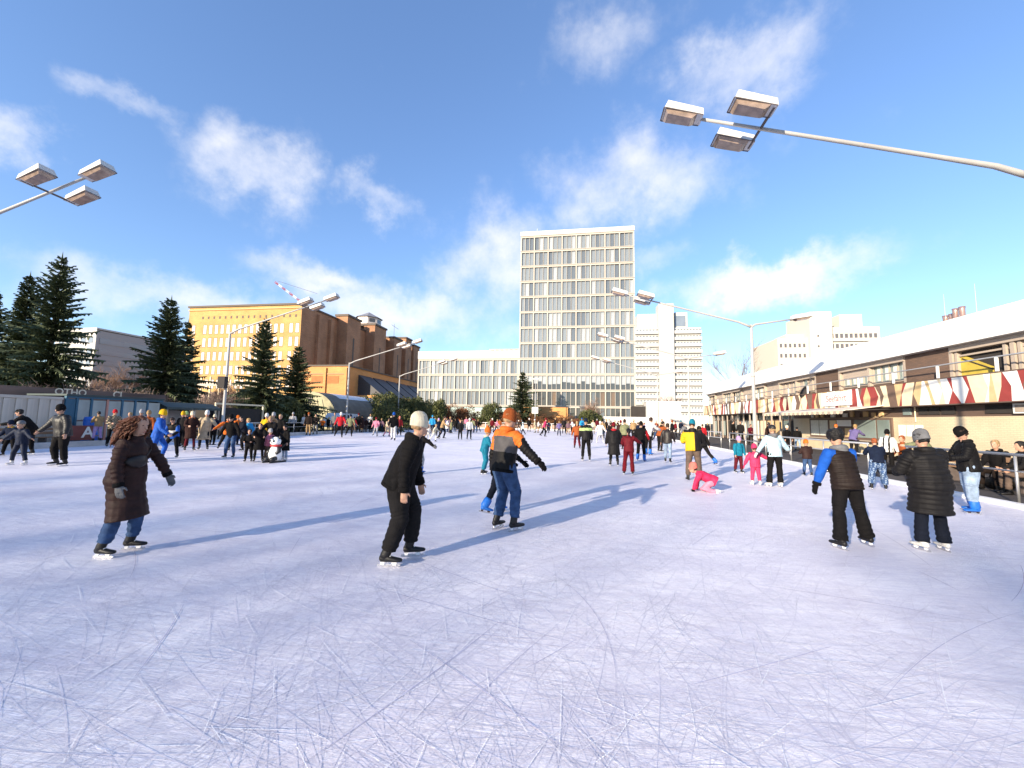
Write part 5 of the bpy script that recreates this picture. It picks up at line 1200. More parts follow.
# ---------------------------------------------------------------- the skaters in the foreground
def orange_fn(reg, prm, L):
    c = np.zeros(len(reg), int); c[(reg == 0) & (L[:, 2] > .17)] = 2; c[(reg == 0) & (L[:, 2] > .41)] = 1
    up = (reg == 1) | (reg == 3); c[up & (prm < .30)] = 1; c[(up | (reg == 2) | (reg == 4)) & (L[:, 1] < -.02) & (prm < .85) & up] = 1
    return c
w_, Jw, Tw, Fw = person('woman in a long dark brown quilted coat with auburn hair skating at left', 118, 554, 415, 84, 'walk', 'brown', 'jeans', None, 'auburn', 2, 'coat', 'denim', 'nylon', 'hockey', 'grey', None, head=(14, 4), bulk=1.0, puffer=.095, pamp=.011, longhair=1.1, curls=150,
       L=(13, 5, -9, 4), R=(3, 5, -14, 4), aL=(34, 12, 26, 8), aR=(0, 12, 14, 4), lean=9, coatlen=1.08, baggy=.022)
# belt bag worn across her chest
bag = thing('belt_bag', 'dark brown belt bag strapped across the woman in the brown coat', 'bag', w_.location, w_.rotation_euler.z); bag.scale = w_.scale
c0 = Tw(Fw['pel']+Fw['U']*.24+Fw['Fs']*.135+Fw['Xs']*.07); q = MB()
q.tube([c0-Fw['Xs']*.15-Fw['Fs']*.05+Fw['U']*.02, c0-Fw['Xs']*.09+Fw['Fs']*.015, c0+Fw['Fs']*.035, c0+Fw['Xs']*.09+Fw['Fs']*.012, c0+Fw['Xs']*.14-Fw['Fs']*.05], [(.03, .02), (.075, .04), (.085, .045), (.07, .04), (.03, .02)], 12, side=[0, 0, 1.])
q.build('pouch', cloth('dbrown', 'leather'), bag, smooth=True)
q = MB(); P0 = Tw(Fw['pel']); 
pts = []
for i in range(15):
    th = 2*math.pi*i/14; x_, y_ = .205*math.cos(th), .165*math.sin(th); pts.append(P0+Fw['Xs']*x_+Fw['Fs']*y_+Fw['U']*(.28-.16*math.cos(th)))
q.tube(pts, [(.016, .006)]*15, 6, side=list([np.array([0, 0, 1.])]*15)); q.build('strap', cloth('dbrown', 'leather'), bag, smooth=True)

person('man in black hooded jacket and white beanie leaning forward at centre', 396, 562, 411, 84, 'glide', 'black', 'char', 'beanie', None, 2, 'jacket', 'cloth', 'cloth', 'hockey', None, 'black', head=(-24, -6), hatcol='cream',
       L=(24, 4, -4, 3), R=(6, 5, -18, 3), aR=(-12, 8, 2, 3), aL=(2, 10, 14, 4), lean=20, baggy=.016, bulk=1.12)
person('man in orange grey and black jacket, blue jeans and rust beanie', 502, 530, 408, 48, 'glide', 'black', 'jeans', 'beanie', None, 2, 'jacket', 'denim', 'nylon', 'hockey', 'black', 'orange', head=(20, 4), hatcol='rust', colour=(['orange', 'mgrey'], orange_fn),
       L=(14, 3, -18, -2), R=(20, 6, -6, 4), aR=(12, 42, 22, 46), aL=(-6, 18, 6, 10), lean=10, bulk=1.06, baggy=.006)
person('person in black with blue rental skates mostly hidden behind the orange jacket', 497, 513, 428, 70, 'push', 'black', 'dnavy', 'beanie', None, 1, 'jacket', 'cloth', 'cloth', 'rental', 'black', 'black', hatcol='black', aR=(40, 50, 40, 50))
person('man in dark quilted vest over blue sleeves with black flared trousers, seen from behind', 850, 548, 428, -4, 'wide', 'dbrown', 'black', 'fur', None, 2, 'vest', 'cloth', 'nylon', 'hockey', 'black', 'grey', hatcol='hblack', sleeve='blue', puffer=.062, head=(6, 16),
       L=(-2, 10, -6, 5), R=(6, 19, -2, 15), aL=(-2, 26, 10, 14), aR=(26, 16, 86, -26), lean=13, flare=.030, bulk=1.05)
person('woman in long black puffer coat with grey beanie seen from behind', 935, 551, 429, 2, 'hands', 'char', 'dnavy', 'beanie', None, 2, 'coat', 'cloth', 'nylon', 'figure', None, 'char', hatcol='grey', puffer=.075, head=(0, 8), aL=(20, 16, 78, -30), aR=(20, 16, 78, -30), L=(3, 7, -3, 5), R=(4, 6, -2, 4), coatlen=.86, bulk=1.22, flare=.02, lean=7, tuck=1.0)
person('man in black parka, pale jeans and bright blue skate boots looking down at railing', 973, 513, 427, -62, 'hands', 'black', 'ljeans', 'beanie', None, 2, 'jacket', 'denim', 'nylon', 'rental', None, 'black', head=(0, 24), bulk=1.12, baggy=.012, aL=(22, 14, 82, -14), aR=(28, 12, 84, -10), L=(6, 6, -2, 4), R=(-2, 6, -8, 4), lean=6)
person('woman in pale blue jacket and black trousers with arms spread, holding a pink child', 776, 487, 424, 0, 'wide', 'lblue', 'black', 'helmet', None, 2, 'jacket', 'cloth', 'nylon', 'figure', 'white', 'grey', hatcol='char', aL=(8, 30, 10, 30), aR=(12, 38, 25, 45), L=(4, 7, 0, 4), R=(4, 7, 0, 4), lean=6, flare=.018)

# ---------------------------------------------------------------- middle distance, right half
def c_yel(reg, prm, L): c = np.zeros(len(reg), int); c[(reg == 0) & (L[:, 0] < .02) & (L[:, 2] < .43)] = 1; c[(reg == 1)] = 1; return c
def c_lime(reg, prm, L): c = np.zeros(len(reg), int); c[(L[:, 2] > .30) & (L[:, 2] < .42)] = 1; return c
def c_band(reg, prm, L): c = np.zeros(len(reg), int); c[(reg == 0) & (L[:, 2] > .16) & (L[:, 2] < .27)] = 1; c[(reg == 0) & (L[:, 2] < .16)] = 2; c[(reg == 1) | (reg == 3)] = 2; return c
def c_half(reg, prm, L): c = np.zeros(len(reg), int); c[(reg > 0)] = 1; return c
person('small child in crimson snowsuit and pink hat holding the pale blue woman\'s hand', 756, 485, 444, 4, 'stand', 'pink', 'pink', 'beanie', None, 1, 'jacket', 'nylon', 'nylon', 'figure', 'pink', None, True, hatcol='pink', aR=(8, 62, 5, 70), aL=(5, 25, 10, 20), leg=.86)
person('child in red jacket and pink trousers crawling on hands and knees', 713, 492, 479, -68, 'stand', 'pinkred', 'lpink', 'beanie', None, 1, 'jacket', 'nylon', 'nylon', 'figure', 'black', None, True, hatcol='coral', head=(0, -14), lean=66, L=(52, 8, -84, 4), R=(38, 8, -86, 4), aL=(30, 6, 14, 2), aR=(14, 8, 4, 2), zfix=-.385, ztop=.86, toe={'L': (0, -70), 'R': (0, -70)}, size=.72, tuck=1.0)
person('man in yellow and charcoal jacket, brown trousers and turquoise beanie', 694, 480, 419, 18, 'hands', 'char', 'brownp', 'beanie', None, 1, 'jacket', 'cloth', 'nylon', 'boot', None, 'char', hatcol='teal', colour=(['yellow'], c_yel), head=(20, 14), lean=12, bulk=1.12)
person('person in dark grey with blue boots stooping behind the yellow jacket', 703, 466, 426, -20, 'push', 'char', 'char', 'beanie', None, 1, 'jacket', 'cloth', 'cloth', 'rental', None, None, hatcol='char')
person('woman in dark red tracksuit with dark ponytail reaching right', 629, 475, 428, 14, 'arm', 'dred', 'dred', None, 'hblack', 1, 'jacket', 'cloth', 'nylon', 'hockey', None, None, tail=True, flare=.02, L=(4, 8, 0, 5), R=(6, 4, -4, 3), aR=(50, 40, 70, 30), aL=(30, 10, 70, -10))
person('person in long black coat with red scarf hood seen from behind', 614, 466, 422, 5, 'stand', 'char', 'black', 'beanie', None, 1, 'coat', 'cloth', 'nylon', 'hockey', None, 'red', hatcol='dred', bulk=1.15, coatlen=1.05)
person('boy in black jacket with lime reflective shoulders and blue-black cap', 586, 461, 418, 3, 'stand', 'char', 'black', 'beanie', None, 1, 'jacket', 'cloth', 'nylon', 'hockey', 'black', None, hatcol='navy', colour=(['lime'], c_lime))
person('skater in rust jacket close behind the lime shouldered boy', 577, 449, 421, 10, 'glide', 'rust', 'wine', 'beanie', None, 1, hatcol='tan', skates='hockey')
person('person in white padded coat right of the lime shouldered boy', 600, 443, 421, 178, 'wide', 'white', 'lgrey', 'beanie', None, 1, 'coat', 'cloth', 'nylon', 'figure', hatcol='white', coatlen=.7)
person('person in black and red jacket beside the red tracksuit woman', 641, 461, 421, 25, 'glide', 'black', 'black', 'beanie', None, 1, 'jacket', hatcol='black', colour=(['red'], lambda reg, prm, L: np.where(reg >= 3, 1, 0)), skates='rental')
person('person in white jacket and black trousers leaning over to the right', 648, 455, 417, 60, 'lean', 'white', 'black', None, 'hbrown', 1, 'jacket', 'cloth', 'nylon', 'rental', None, 'white')
person('man in dark brown leather jacket and pale jeans striding away', 668, 463, 423, 30, 'walk', 'dbrown', 'ljeans', None, 'hbrown', 1, 'jacket', 'denim', 'leather', 'hockey')
person('person in dark jacket with orange shoulders leaning at the far crowd', 660, 452, 421, 70, 'lean', 'rust', 'black', None, 'hblack', 1, 'jacket', hood='black')
person('person in red jacket and navy trousers by the right railing', 703, 446, 424, 20, 'stand', 'red', 'navy', None, 'hbrown', 1, skates='hockey')
person('child in turquoise jacket and wine trousers with lilac hat at the railing', 739, 473, 436, 170, 'stand', 'teal', 'wine', 'beanie', None, 1, child=True, hatcol='lilac', skates='hockey')
person('dark jacketed child with orange hat at the railing', 808, 476, 440, 10, 'hands', 'brown', 'jeans', 'beanie', None, 1, child=True, hatcol='orange', tkind='denim', puffer=.07, jkind='nylon', skates='hockey')
person('boy in navy jacket and blue patterned baggy trousers leaning on railing', 879, 490, 438, 32, 'lean', 'navy', 'jeans', None, 'rust', 1, 'jacket', 'denim', 'cloth', 'hockey', None, None, baggy=.030, tcol=(['ljeans'], lambda C: (np.sin(C[:, 0]*52+2*np.sin(C[:, 2]*31))*np.sin(C[:, 2]*47+2*np.sin(C[:, 1]*36)) > .35).astype(int)), L=(2, 9, -14, 7), R=(8, 8, -2, 6), lean=24, size=None)
# behind the railing on the walkway
def walk(label, px, top, X, face, pose='stand', **k):
    p = atx(px, 470, X); return person(label, px, 470, top, face, pose, X=X, Y=p[1], skates=k.pop('skates', 'boot'), **k)
walk('man in white jacket with dark braces and black beanie behind the railing', 889, 429, 11.2, 60, 'stand', jacket='white', trousers='black', hat='beanie', hatcol='black', detail=1, colour=(['black'], lambda reg, prm, L: np.where((reg == 0) & (np.abs(np.abs(L[:, 0])-.09) < .025), 1, 0)))
walk('person in olive jacket and grey cap bending over behind the railing', 930, 437, 11.6, -50, 'lean', jacket='olive', trousers='char', hat='cap', hatcol='grey', detail=1, hair='hbrown', smin=.9)
walk('person with reddish hair sitting left of the long black puffer coat', 906, 444, 11.8, -100, 'sit', jacket='rust', trousers='black', hair='rust', detail=1, smin=.95)
walk('person in dark jacket sitting on the walkway bench at the right', 1000, 446, 11.4, -100, 'sit', jacket='black', trousers='dbrown', hair='tan', detail=1, smin=.95, hood='black')
walk('person in black sitting at the very right picture edge', 1028, 450, 11.2, -60, 'sit', jacket='char', trousers='brownp', hair='hblack', detail=1, smin=.95)
walk('person in black standing left of the kiosk window behind the railing', 799, 427, 14.5, 20, 'stand', jacket='black', trousers='ljeans', hair='hblack', detail=1)
walk('person in grey jacket at the kiosk counter', 855, 424, 15.2, 70, 'lean', jacket='purple', trousers='char', hair='blond', detail=1)
walk('person with orange hair at the kiosk beside the grey jacket', 838, 424, 15.2, 60, 'stand', jacket='green', trousers='char', hair='orange', detail=1)
walk('person in grey cap and brown coat left of the pale blue woman', 769, 422, 12.6, 120, 'stand', jacket='brown', trousers='char', hat='cap', hatcol='beige', detail=1, hair='hbrown')
walk('person in black with pale yellow beanie right of the pale blue woman', 788, 425, 12.4, 170, 'stand', jacket='black', trousers='black', hat='beanie', hatcol='cream', detail=1)
walk('left one of two people in black by the glazed shop door', 734, 421, 15.2, 150, 'stand', jacket='black', trousers='char', hair='hblack', detail=0)
walk('right one of two people in black by the glazed shop door', 742, 421, 15.0, -140, 'stand', jacket='char', trousers='black', hair='hbrown', detail=0)
walk('person in wine jacket by the pole at the shop front', 752, 424, 14.0, 180, 'hands', jacket='wine', trousers='black', hair='hblack', detail=0)
# ---------------------------------------------------------------- middle distance, centre and left
person('child in teal snowsuit and orange bobble hat skating right', 484, 474, 427, 76, 'glide', 'teal', 'teal', 'pompom', None, 1, 'jacket', 'nylon', 'nylon', 'hockey', 'teal', 'cream', True, hatcol='orange', L=(14, 4, -14, 3), R=(4, 5, -16, 3), aL=(24, 10, 60, 2), aR=(24, 10, 60, 2), lean=10, baggy=.012)
person('boy in black jacket with outstretched arm half hidden behind the white beanie', 419, 474, 429, 78, 'arm', 'black', 'lgrey', None, 'hbrown', 1, 'jacket', 'denim', 'cloth', 'rental', 'grey', 'black', aR=(62, 22, 52, 20), aL=(62, 10, 52, 6), lean=14)
person('man in black jacket, black trousers and black beanie holding a child\'s hand', 59, 466, 404, -164, 'wide', 'black', 'black', 'beanie', None, 1, 'jacket', 'cloth', 'leather', 'hockey', None, None, head=(12, 10), L=(2, 6, -6, 4), R=(12, 6, -10, 4), aR=(26, 30, 30, 34), aL=(6, 26, 14, 20), bulk=1.22, hatcol='black')
person('child in dark navy snowsuit and grey helmet holding the man in black', 19, 465, 420, 178, 'wide', 'navy', 'navy', 'helmet', None, 1, 'jacket', 'nylon', 'nylon', 'figure', None, None, True, hatcol='grey', aL=(20, 45, 25, 60), aR=(10, 50, 15, 45))
person('adult in black bending over behind the navy snowsuit child', 28, 455, 409, -120, 'lean', 'black', 'black', 'cap', 'hblack', 1, 'jacket', 'cloth', 'cloth', 'hockey', hatcol='black', lean=34, smin=.92)
person('child in navy jacket with yellow hood at the left picture edge', 9, 456, 420, 175, 'wide', 'navy', 'black', 'beanie', None, 1, 'jacket', child=True, hatcol='navy', hood='yellow', skates='hockey')
person('person in beige jacket and lilac trousers standing on the left kerb', 96, 446, 411, -70, 'hands', 'tan', 'lilac', None, 'hblack', 1, 'jacket', skates='boot', X=-23.75, Y=float(atx(96, 446, -23.75)[1]), zoff=.26)
person('person in red beanie and patterned jacket behind the brown coat woman', 111, 447, 409, 120, 'hands', 'beige', 'black', 'beanie', None, 1, 'jacket', hatcol='red', colour=(['black'], lambda reg, prm, L: (np.sin(L[:, 0]*60)*np.sin(L[:, 2]*48) > 0).astype(int)), skates='hockey')
person('person in bright blue snowsuit and yellow beanie', 155, 463, 409, 62, 'glide', 'blue', 'blue', 'beanie', None, 1, 'jacket', 'nylon', 'nylon', 'hockey', None, 'blue', hatcol='yellow', aR=(20, 20, 50, 14), lean=8)
person('boy in black, white and blue banded jacket looking down', 172, 458, 418, 168, 'wide', 'black', 'black', None, 'hbrown', 1, 'jacket', 'cloth', 'nylon', 'hockey', None, 'black', head=(10, 40), colour=(['white', 'blue'], c_band), L=(4, 8, -6, 5), R=(10, 24, -2, 20), aL=(16, 8, 60, -14), aR=(16, 8, 60, -14), lean=18)
person('person in brown coat and cream beanie skating between blue and cream coats', 189, 451, 411, 130, 'hands', 'brown', 'wine', 'beanie', None, 1, 'coat', hatcol='cream', coatlen=.85, hood='orange', skates='hockey')
person('person in long cream trench coat and white hat leaning left', 203, 450, 410, 150, 'glide', 'beige', 'dnavy', 'beanie', None, 1, 'coat', hatcol='white', coatlen=1.0, side=-6, skates='hockey', aL=(10, 35, 15, 40), aR=(10, 30, 15, 30))
person('man in black jacket and blue jeans skating toward the camera', 230, 458, 414, 172, 'glide', 'black', 'jeans', 'beanie', None, 1, 'jacket', 'denim', 'cloth', 'hockey', 'black', None, hatcol='black', aL=(5, 25, 15, 18), aR=(5, 25, 15, 18), L=(10, 4, -8, 2), R=(16, 4, 2, 2))
person('person in orange jacket close behind the man in blue jeans', 226, 451, 415, 150, 'push', 'orange', 'black', 'beanie', None, 1, hatcol='black', skates='hockey', aR=(40, 40, 50, 40))
person('dark dressed skater just right of the man in blue jeans', 243, 451, 416, -150, 'push', 'dnavy', 'black', None, 'hblack', 1, skates='hockey')
person('adult in long black coat beside the panda skating aid', 258, 462, 423, 150, 'lean', 'black', 'black', None, 'hblack', 1, 'coat', coatlen=.9, skates='hockey', lean=20)
person('dark haired child in black left of the long black coat', 248, 462, 430, 160, 'hands', 'black', 'black', None, 'hbrown', 1, child=True, skates='hockey')
person('toddler in pale pink jacket and white hat at the panda skating aid', 267, 461, 436, 110, 'lean', 'lpink', 'brownp', 'beanie', None, 1, 'jacket', child=True, hatcol='lgrey', skates='figure', size=.62, lean=10)
person('woman in black with long brown hair bending over the pink toddler', 271, 458, 416, 175, 'lean', 'black', 'black', None, 'tan', 1, 'jacket', longhair=1.0, head=(-10, 24), skates='hockey')
person('boy in long black coat on the right of the panda skating aid', 284, 461, 425, -165, 'stand', 'black', 'ljeans', None, 'hblack', 1, 'coat', coatlen=.95, skates='figure', head=(0, 18))
person('child in pale blue jacket behind the group at the panda skating aid', 251, 450, 418, -100, 'lean', 'sky', 'navy', None, 'blond', 1, skates='hockey')
person('adult with white beanie and yellow jacket behind the panda group', 265, 448, 413, 170, 'stand', 'yellow', 'navy', 'beanie', None, 1, hatcol='white', skates='hockey')
person('adult with lilac white beanie behind the panda group', 272, 447, 412, 175, 'stand', 'navy', 'char', 'beanie', None, 1, hatcol='lgrey', skates='hockey')
person('bald looking adult in black at the back of the panda group', 279, 449, 414, 180, 'stand', 'black', 'char', None, 'tan', 1, skates='hockey')
# panda skating aid
pa = gp(277, 462); pn = thing('panda_skating_aid', 'white and black panda skating aid with red scarf held by the toddler', 'skating aid', (pa[0], pa[1]-.1, 0), R(-20)+YAW)
MPW = mat('panda_white', (.80, .79, .77), rough=.35); MPB = mat('panda_black', (.02, .02, .022), rough=.35); MPR = mat('panda_red', (.50, .03, .03), rough=.5)
MB().tube([(0, 0, .06), (0, 0, .12), (0, -.01, .3), (0, 0, .5), (0, .0, .6)], [.16, .20, .22, .17, .10], 16).build('torso', MPW, pn, smooth=True)
MB().ball((0, -.03, .74), (.19, .17, .16), 16).build('head', MPW, pn, smooth=True)
for s in (-1, 1):
    MB().ball((s*.15, -.0, .88), (.06, .035, .06), 10).build('ear', MPB, pn, smooth=True); MB().ball((s*.075, -.18, .76), (.042, .02, .05), 10).build('eye_patch', MPB, pn, smooth=True)
    MB().tube([(s*.15, 0, .52), (s*.24, -.06, .40), (s*.20, -.16, .32)], [.07, .065, .05], 10).build('arm', MPB, pn, smooth=True); MB().tube([(s*.12, -.10, .16), (s*.14, -.24, .12), (s*.14, -.30, .15)], [.09, .085, .06], 10).build('foot', MPB, pn, smooth=True)
    MB().box(s*.17-.012, s*.17+.012, -.36, .30, .0, .06).build('runner', MPB, pn); MB().tube([(s*.12, .12, .5), (s*.22, .22, .66)], [.02, .02], 8).build('handle', MPB, pn)
MB().ball((0, -.195, .70), (.028, .02, .02), 8).build('nose', MPB, pn, smooth=True)
MB().tube([(.16*math.cos(R(30*i)), .15*math.sin(R(30*i)), .59) for i in range(13)], [.035]*13, 8).build('scarf', MPR, pn, smooth=True)

# ---------------------------------------------------------------- the far crowd (a few pixels each)
CR = [ # px, feet, top, jacket, trousers, hat colour or None, pose, face, where
 (292, 434, 412, 'lgrey', 'char', 'lgrey', 'stand', 160, 'by the left railing'), (302, 433, 414, 'white', 'char', None, 'arm', 90, 'pointing at the left railing'), (308, 436, 412, 'dbrown', 'tan', 'rust', 'stand', 175, 'in front of the pale tent end'), (315, 435, 414, 'black', 'grey', None, 'hands', 170, 'in front of the pale tent end'),
 (322, 433, 418, 'orange', 'dnavy', None, 'lean', 150, 'at the foot of the tent end'), (328, 432, 417, 'char', 'black', 'yellow', 'stand', 0, 'at the foot of the tent end'), (334, 434, 411, 'grey', 'black', None, 'stand', 175, 'left of the tent mast'), (340, 438, 412, 'red', 'black', 'white', 'push', 160, 'left of the tent mast'), (345, 433, 419, 'coral', 'char', None, 'glide', 90, 'right before the tent mast'),
 (350, 437, 414, 'olive', 'black', 'navy', 'push', 165, 'right before the tent mast'), (358, 433, 412, 'black', 'black', 'wine', 'stand', 175, 'before the white van'), (362, 433, 415, 'brown', 'tan', None, 'hands', -90, 'before the white van'), (370, 431, 412, 'white', 'black', None, 'stand', 170, 'before the tent side'), (376, 437, 417, 'lpink', 'lgrey', 'dred', 'push', 175, 'before the tent side'),
 (379, 431, 413, 'black', 'char', 'brown', 'stand', 170, 'before the tent side'), (383, 431, 415, 'green', 'black', 'white', 'stand', 90, 'at the right end of the tent'), (387, 437, 418, 'beige', 'lpink', None, 'glide', 120, 'left of the white beanie'), (393, 441, 412, 'black', 'white', 'blue', 'walk', 175, 'just left of the white beanie'), (399, 436, 416, 'dred', 'black', 'coral', 'stand', 160, 'just left of the white beanie'),
 (366, 429, 416, 'mauve', 'black', None, 'stand', 180, 'far back before the tent side'), (354, 428, 417, 'purple', 'navy', 'grey', 'stand', 180, 'far back before the tent side'),
 (424, 432, 417, 'red', 'black', None, 'stand', 170, 'right by the white beanie'), (428, 441, 426, 'white', 'lgrey', 'orange', 'glide', 150, 'right by the white beanie'), (432, 434, 415, 'sky', 'navy', 'sky', 'stand', 170, 'right of the white beanie'), (434, 442, 424, 'cream', 'white', None, 'push', 100, 'right of the white beanie'), (438, 438, 418, 'navy', 'char', 'lilac', 'stand', 150, 'right of the white beanie'),
 (442, 439, 416, 'tan', 'dnavy', None, 'glide', 90, 'below the low office wing'), (447, 430, 417, 'lgrey', 'black', 'wine', 'stand', 175, 'below the low office wing'), (450, 431, 419, 'beige', 'char', None, 'hands', 90, 'below the low office wing'), (455, 432, 418, 'black', 'black', 'hblack', 'stand', 10, 'below the low office wing'), (460, 440, 420, 'char', 'black', None, 'stand', 178, 'below the low office wing'),
 (466, 430, 417, 'lpink', 'grey', None, 'stand', 170, 'below the low office wing'), (469, 440, 418, 'white', 'dnavy', 'white', 'stand', 160, 'left of the teal child'), (474, 429, 419, 'brown', 'black', 'red', 'stand', 180, 'left of the teal child'),
 (492, 433, 418, 'dred', 'black', 'white', 'stand', 160, 'right behind the teal child'), (496, 433, 419, 'lpink', 'navy', None, 'glide', 90, 'right behind the teal child'), (523, 435, 422, 'lblue', 'navy', 'lblue', 'walk', -90, 'right of the orange jacket'), (529, 432, 418, 'black', 'black', 'white', 'stand', 170, 'left of the square white sign'), (535, 433, 419, 'beige', 'lgrey', 'white', 'stand', -90, 'under the square white sign'),
 (538, 433, 420, 'white', 'tan', None, 'hands', 90, 'under the square white sign'), (544, 437, 418, 'pink', 'black', 'dred', 'push', 90, 'right of the square white sign'), (549, 431, 421, 'grey', 'black', None, 'stand', 170, 'right of the square white sign'), (555, 432, 417, 'black', 'dnavy', 'tan', 'stand', 90, 'right of the square white sign'), (559, 436, 421, 'purple', 'navy', None, 'glide', 10, 'right of the square white sign'),
 (564, 434, 418, 'char', 'black', None, 'stand', 0, 'left of the lime shouldered boy'), (568, 435, 421, 'mauve', 'tan', None, 'stand', 170, 'left of the lime shouldered boy'), (573, 435, 419, 'white', 'black', 'beige', 'glide', -90, 'left of the lime shouldered boy'), (582, 433, 417, 'sky', 'black', 'blue', 'stand', 5, 'behind the lime shouldered boy'), (593, 434, 420, 'cream', 'grey', None, 'stand', 175, 'right of the lime shouldered boy'),
 (597, 431, 418, 'wine', 'black', 'lgrey', 'stand', 178, 'right of the lime shouldered boy'), (606, 436, 419, 'dbrown', 'jeans', None, 'walk', 90, 'left of the long black coat'), (609, 431, 418, 'lgrey', 'black', 'red', 'stand', 170, 'left of the long black coat'), (621, 446, 420, 'brown', 'char', 'dred', 'stand', 5, 'behind the long black coat'), (625, 450, 419, 'olive', 'black', 'brown', 'stand', 0, 'behind the red tracksuit woman'), (634, 440, 419, 'tan', 'char', 'beige', 'stand', 0, 'behind the red tracksuit woman'),
 (652, 441, 420, 'lpink', 'black', None, 'stand', -90, 'behind the white jacketed person'), (656, 439, 420, 'dred', 'char', 'lgrey', 'stand', 170, 'behind the white jacketed person'), (662, 437, 419, 'beige', 'navy', None, 'stand', 170, 'left of the white cabin'), (672, 440, 420, 'black', 'char', 'rust', 'stand', 90, 'below the white cabin'), (676, 438, 421, 'dred', 'black', None, 'stand', -90, 'below the white cabin'), (681, 437, 420, 'navy', 'char', 'teal', 'stand', 170, 'below the white cabin'), (685, 442, 423, 'grey', 'char', 'grey', 'stand', 0, 'behind the yellow jacket'), (708, 438, 423, 'char', 'navy', None, 'stand', 10, 'beside the red jacket'),
 (212, 446, 414, 'navy', 'black', 'cream', 'stand', 0, 'behind the cream trench coat'), (181, 448, 411, 'char', 'black', 'yellow', 'stand', 175, 'behind the banded jacket'), (184, 447, 411, 'navy', 'char', 'lime', 'stand', 170, 'behind the banded jacket'), (139, 447, 409, 'lgrey', 'black', 'lgrey', 'stand', 170, 'left of the blue snowsuit'), (146, 449, 410, 'rust', 'black', 'tan', 'stand', 160, 'left of the blue snowsuit'), (235, 446, 415, 'orange', 'navy', 'orange', 'stand', 90, 'before the cream framed stall'), (128, 446, 412, 'char', 'black', None, 'stand', 180, 'behind the auburn hair'),
]
used = {}
nm_ = dict(lgrey='light grey', dbrown='dark brown', char='charcoal', dnavy='dark navy', dred='dark red', lpink='pale pink', lblue='pale blue', sky='sky blue', ljeans='pale denim', jeans='blue denim', hblack='black')
cn = lambda c: nm_.get(c, c)
for (px, fy, top, jc, tc_, hc_, ps, fc, wh) in CR:
    lab = 'skater in %s jacket%s, %s legs, %s' % (cn(jc), ', %s hat' % cn(hc_) if hc_ else '', cn(tc_), wh)
    if lab in used: lab = lab.replace('skater', 'second skater')
    used[lab] = 1
    kd = 'coat' if jc in ('beige', 'brown') else 'jacket'
    person(lab, px, fy, top, fc, ps, jc, tc_, 'beanie' if hc_ else None, None if hc_ else rnd.choice(('hblack', 'hbrown', 'blond', 'tan')), 0, kind=kd, hatcol=hc_, skates='hockey', group='distant skaters on the ice')
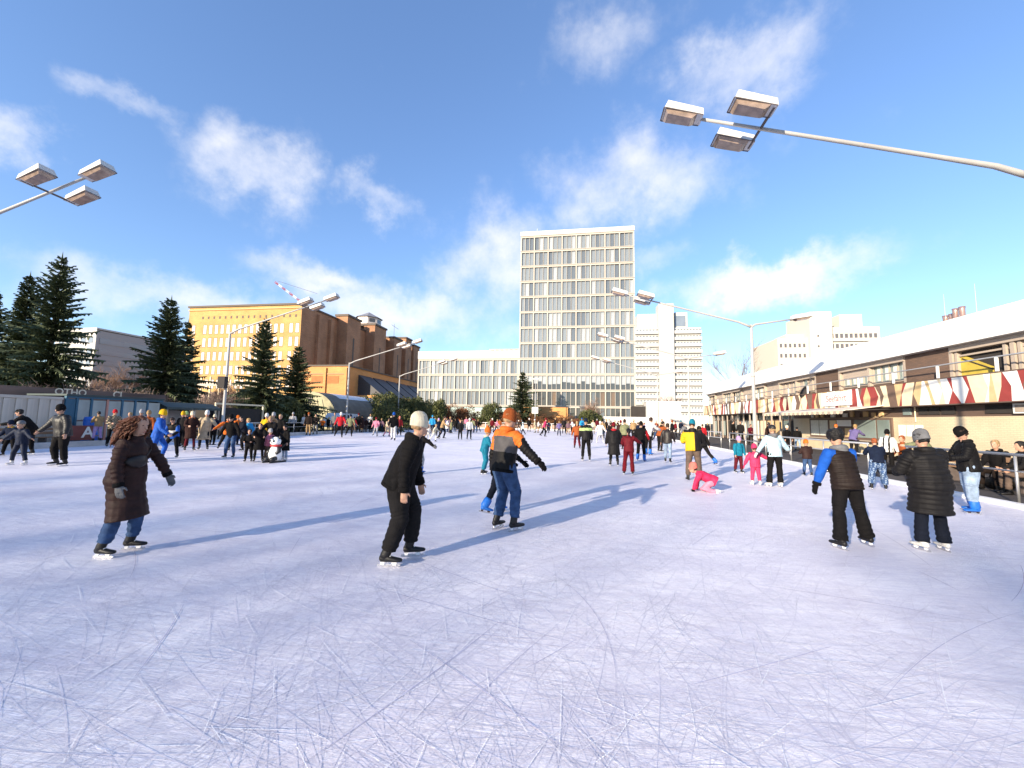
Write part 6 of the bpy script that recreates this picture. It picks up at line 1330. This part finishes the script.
# more of the far band: figures that overlap one another before the end of the ice
ANC = [(405, 'behind the white beanie'), (440, 'right of the white beanie'), (475, 'below the low office wing'), (520, 'beyond the teal child'), (545, 'near the square white sign'), (580, 'left of the lime shouldered boy'), (612, 'right of the lime shouldered boy'), (650, 'behind the red tracksuit woman'), (690, 'below the white cabin'), (9999, 'near the far right railing')]
rq = random.Random(41); dark = ['black', 'char', 'navy', 'dbrown', 'brown', 'grey', 'dnavy', 'wine', 'olive', 'purple', 'mauve', 'tan', 'beige', 'lgrey', 'dred', 'white', 'rust', 'teal']
k_ = 0
while k_ < 62:
    px = rq.choice((rq.uniform(300, 402), rq.uniform(418, 480), rq.uniform(486, 700), rq.uniform(600, 700))); fy = rq.uniform(428.5, 434.5) if px < 600 else rq.uniform(432, 442)
    Hh = rq.uniform(1.5, 1.85); p = gp(px, fy)
    if p[1] > 69 or p[0] > 8.6 or p[0] < -23: continue
    jc, tc_, hc_ = rq.choice(dark), rq.choice(('black', 'char', 'navy', 'jeans', 'dnavy', 'brownp', 'grey')), rq.choice((None, None, 'black', 'grey', 'white', 'dred', 'navy', 'tan', 'rust', 'beige'))
    wh = next(a_ for lim, a_ in ANC if px < lim) if px > 400 else 'before the tent hall'
    lab = 'skater in %s jacket%s, %s legs, %s' % (cn(jc), ', %s hat' % cn(hc_) if hc_ else '', cn(tc_), wh)
    if lab in used: continue
    used[lab] = 1; k_ += 1
    person(lab, px, fy, 400, rq.choice((0, 170, 180, 90, -90, 150, -150, 20)), rq.choice(('stand', 'glide', 'walk', 'hands', 'push', 'stand')), jc, tc_, 'beanie' if hc_ else None, None if hc_ else rq.choice(('hblack', 'hbrown', 'blond', 'tan')), 0, kind='coat' if rq.random() < .3 else 'jacket', hatcol=hc_, skates='hockey', group='distant skaters on the ice', size=Hh/1.80)
# walkway bench for those who sit at the right
def walk_bench(x, y, L, lab):
    b = bench(x, y, L, lab); return b
walk_bench(11.55, 11.3, 2.6, 'dark walkway bench at the right picture edge'); walk_bench(11.9, 14.1, 1.8, 'dark walkway bench behind the long black puffer coat')
# black bags and gear on the bench
for i, (x, y, z, r_, lab) in enumerate([(11.3, 12.9, .0, .24, 'black sports bag on the walkway behind the pale jeans'), (10.9, 16.2, 0, .22, 'black sports bag behind the patterned trousers'), (11.0, 9.6, 0, .26, 'dark rucksack by the railing at the right edge')]):
    b = thing('sports_bag', lab, 'bag', (x, y, -.005), rnd.uniform(0, 3))
    MB().tube([(-r_*1.3, 0, r_*.7), (-r_*1.1, 0, r_*.7), (0, 0, r_*.75), (r_*1.1, 0, r_*.7), (r_*1.3, 0, r_*.7)], [(r_*.4, r_*.4), (r_*.72, r_*.68), (r_*.78, r_*.72), (r_*.72, r_*.68), (r_*.4, r_*.4)], 12, side=[0, 1, 0]).build('holdall', cloth('black', 'nylon'), b, smooth=True)
    MB().tube([(-r_*.5, .1, r_*1.35), (-r_*.3, .1, r_*1.8), (r_*.3, .1, r_*1.8), (r_*.5, .1, r_*1.35)], [.015]*4, 6).build('handle', cloth('black', 'leather'), b)
finish_people()
_dg = bpy.context.evaluated_depsgraph_get()
for o in TEXTS:                                       # lettering as plain meshes
    me = bpy.data.meshes.new_from_object(o.evaluated_get(_dg)); n = link(o.name, me, o.parent, o.location); n.rotation_euler = o.rotation_euler
    nm = o.name.split('.')[0]; bpy.data.objects.remove(o); n.name = nm
for o in PEOPLE:
    if '_S' in o: del o['_S']
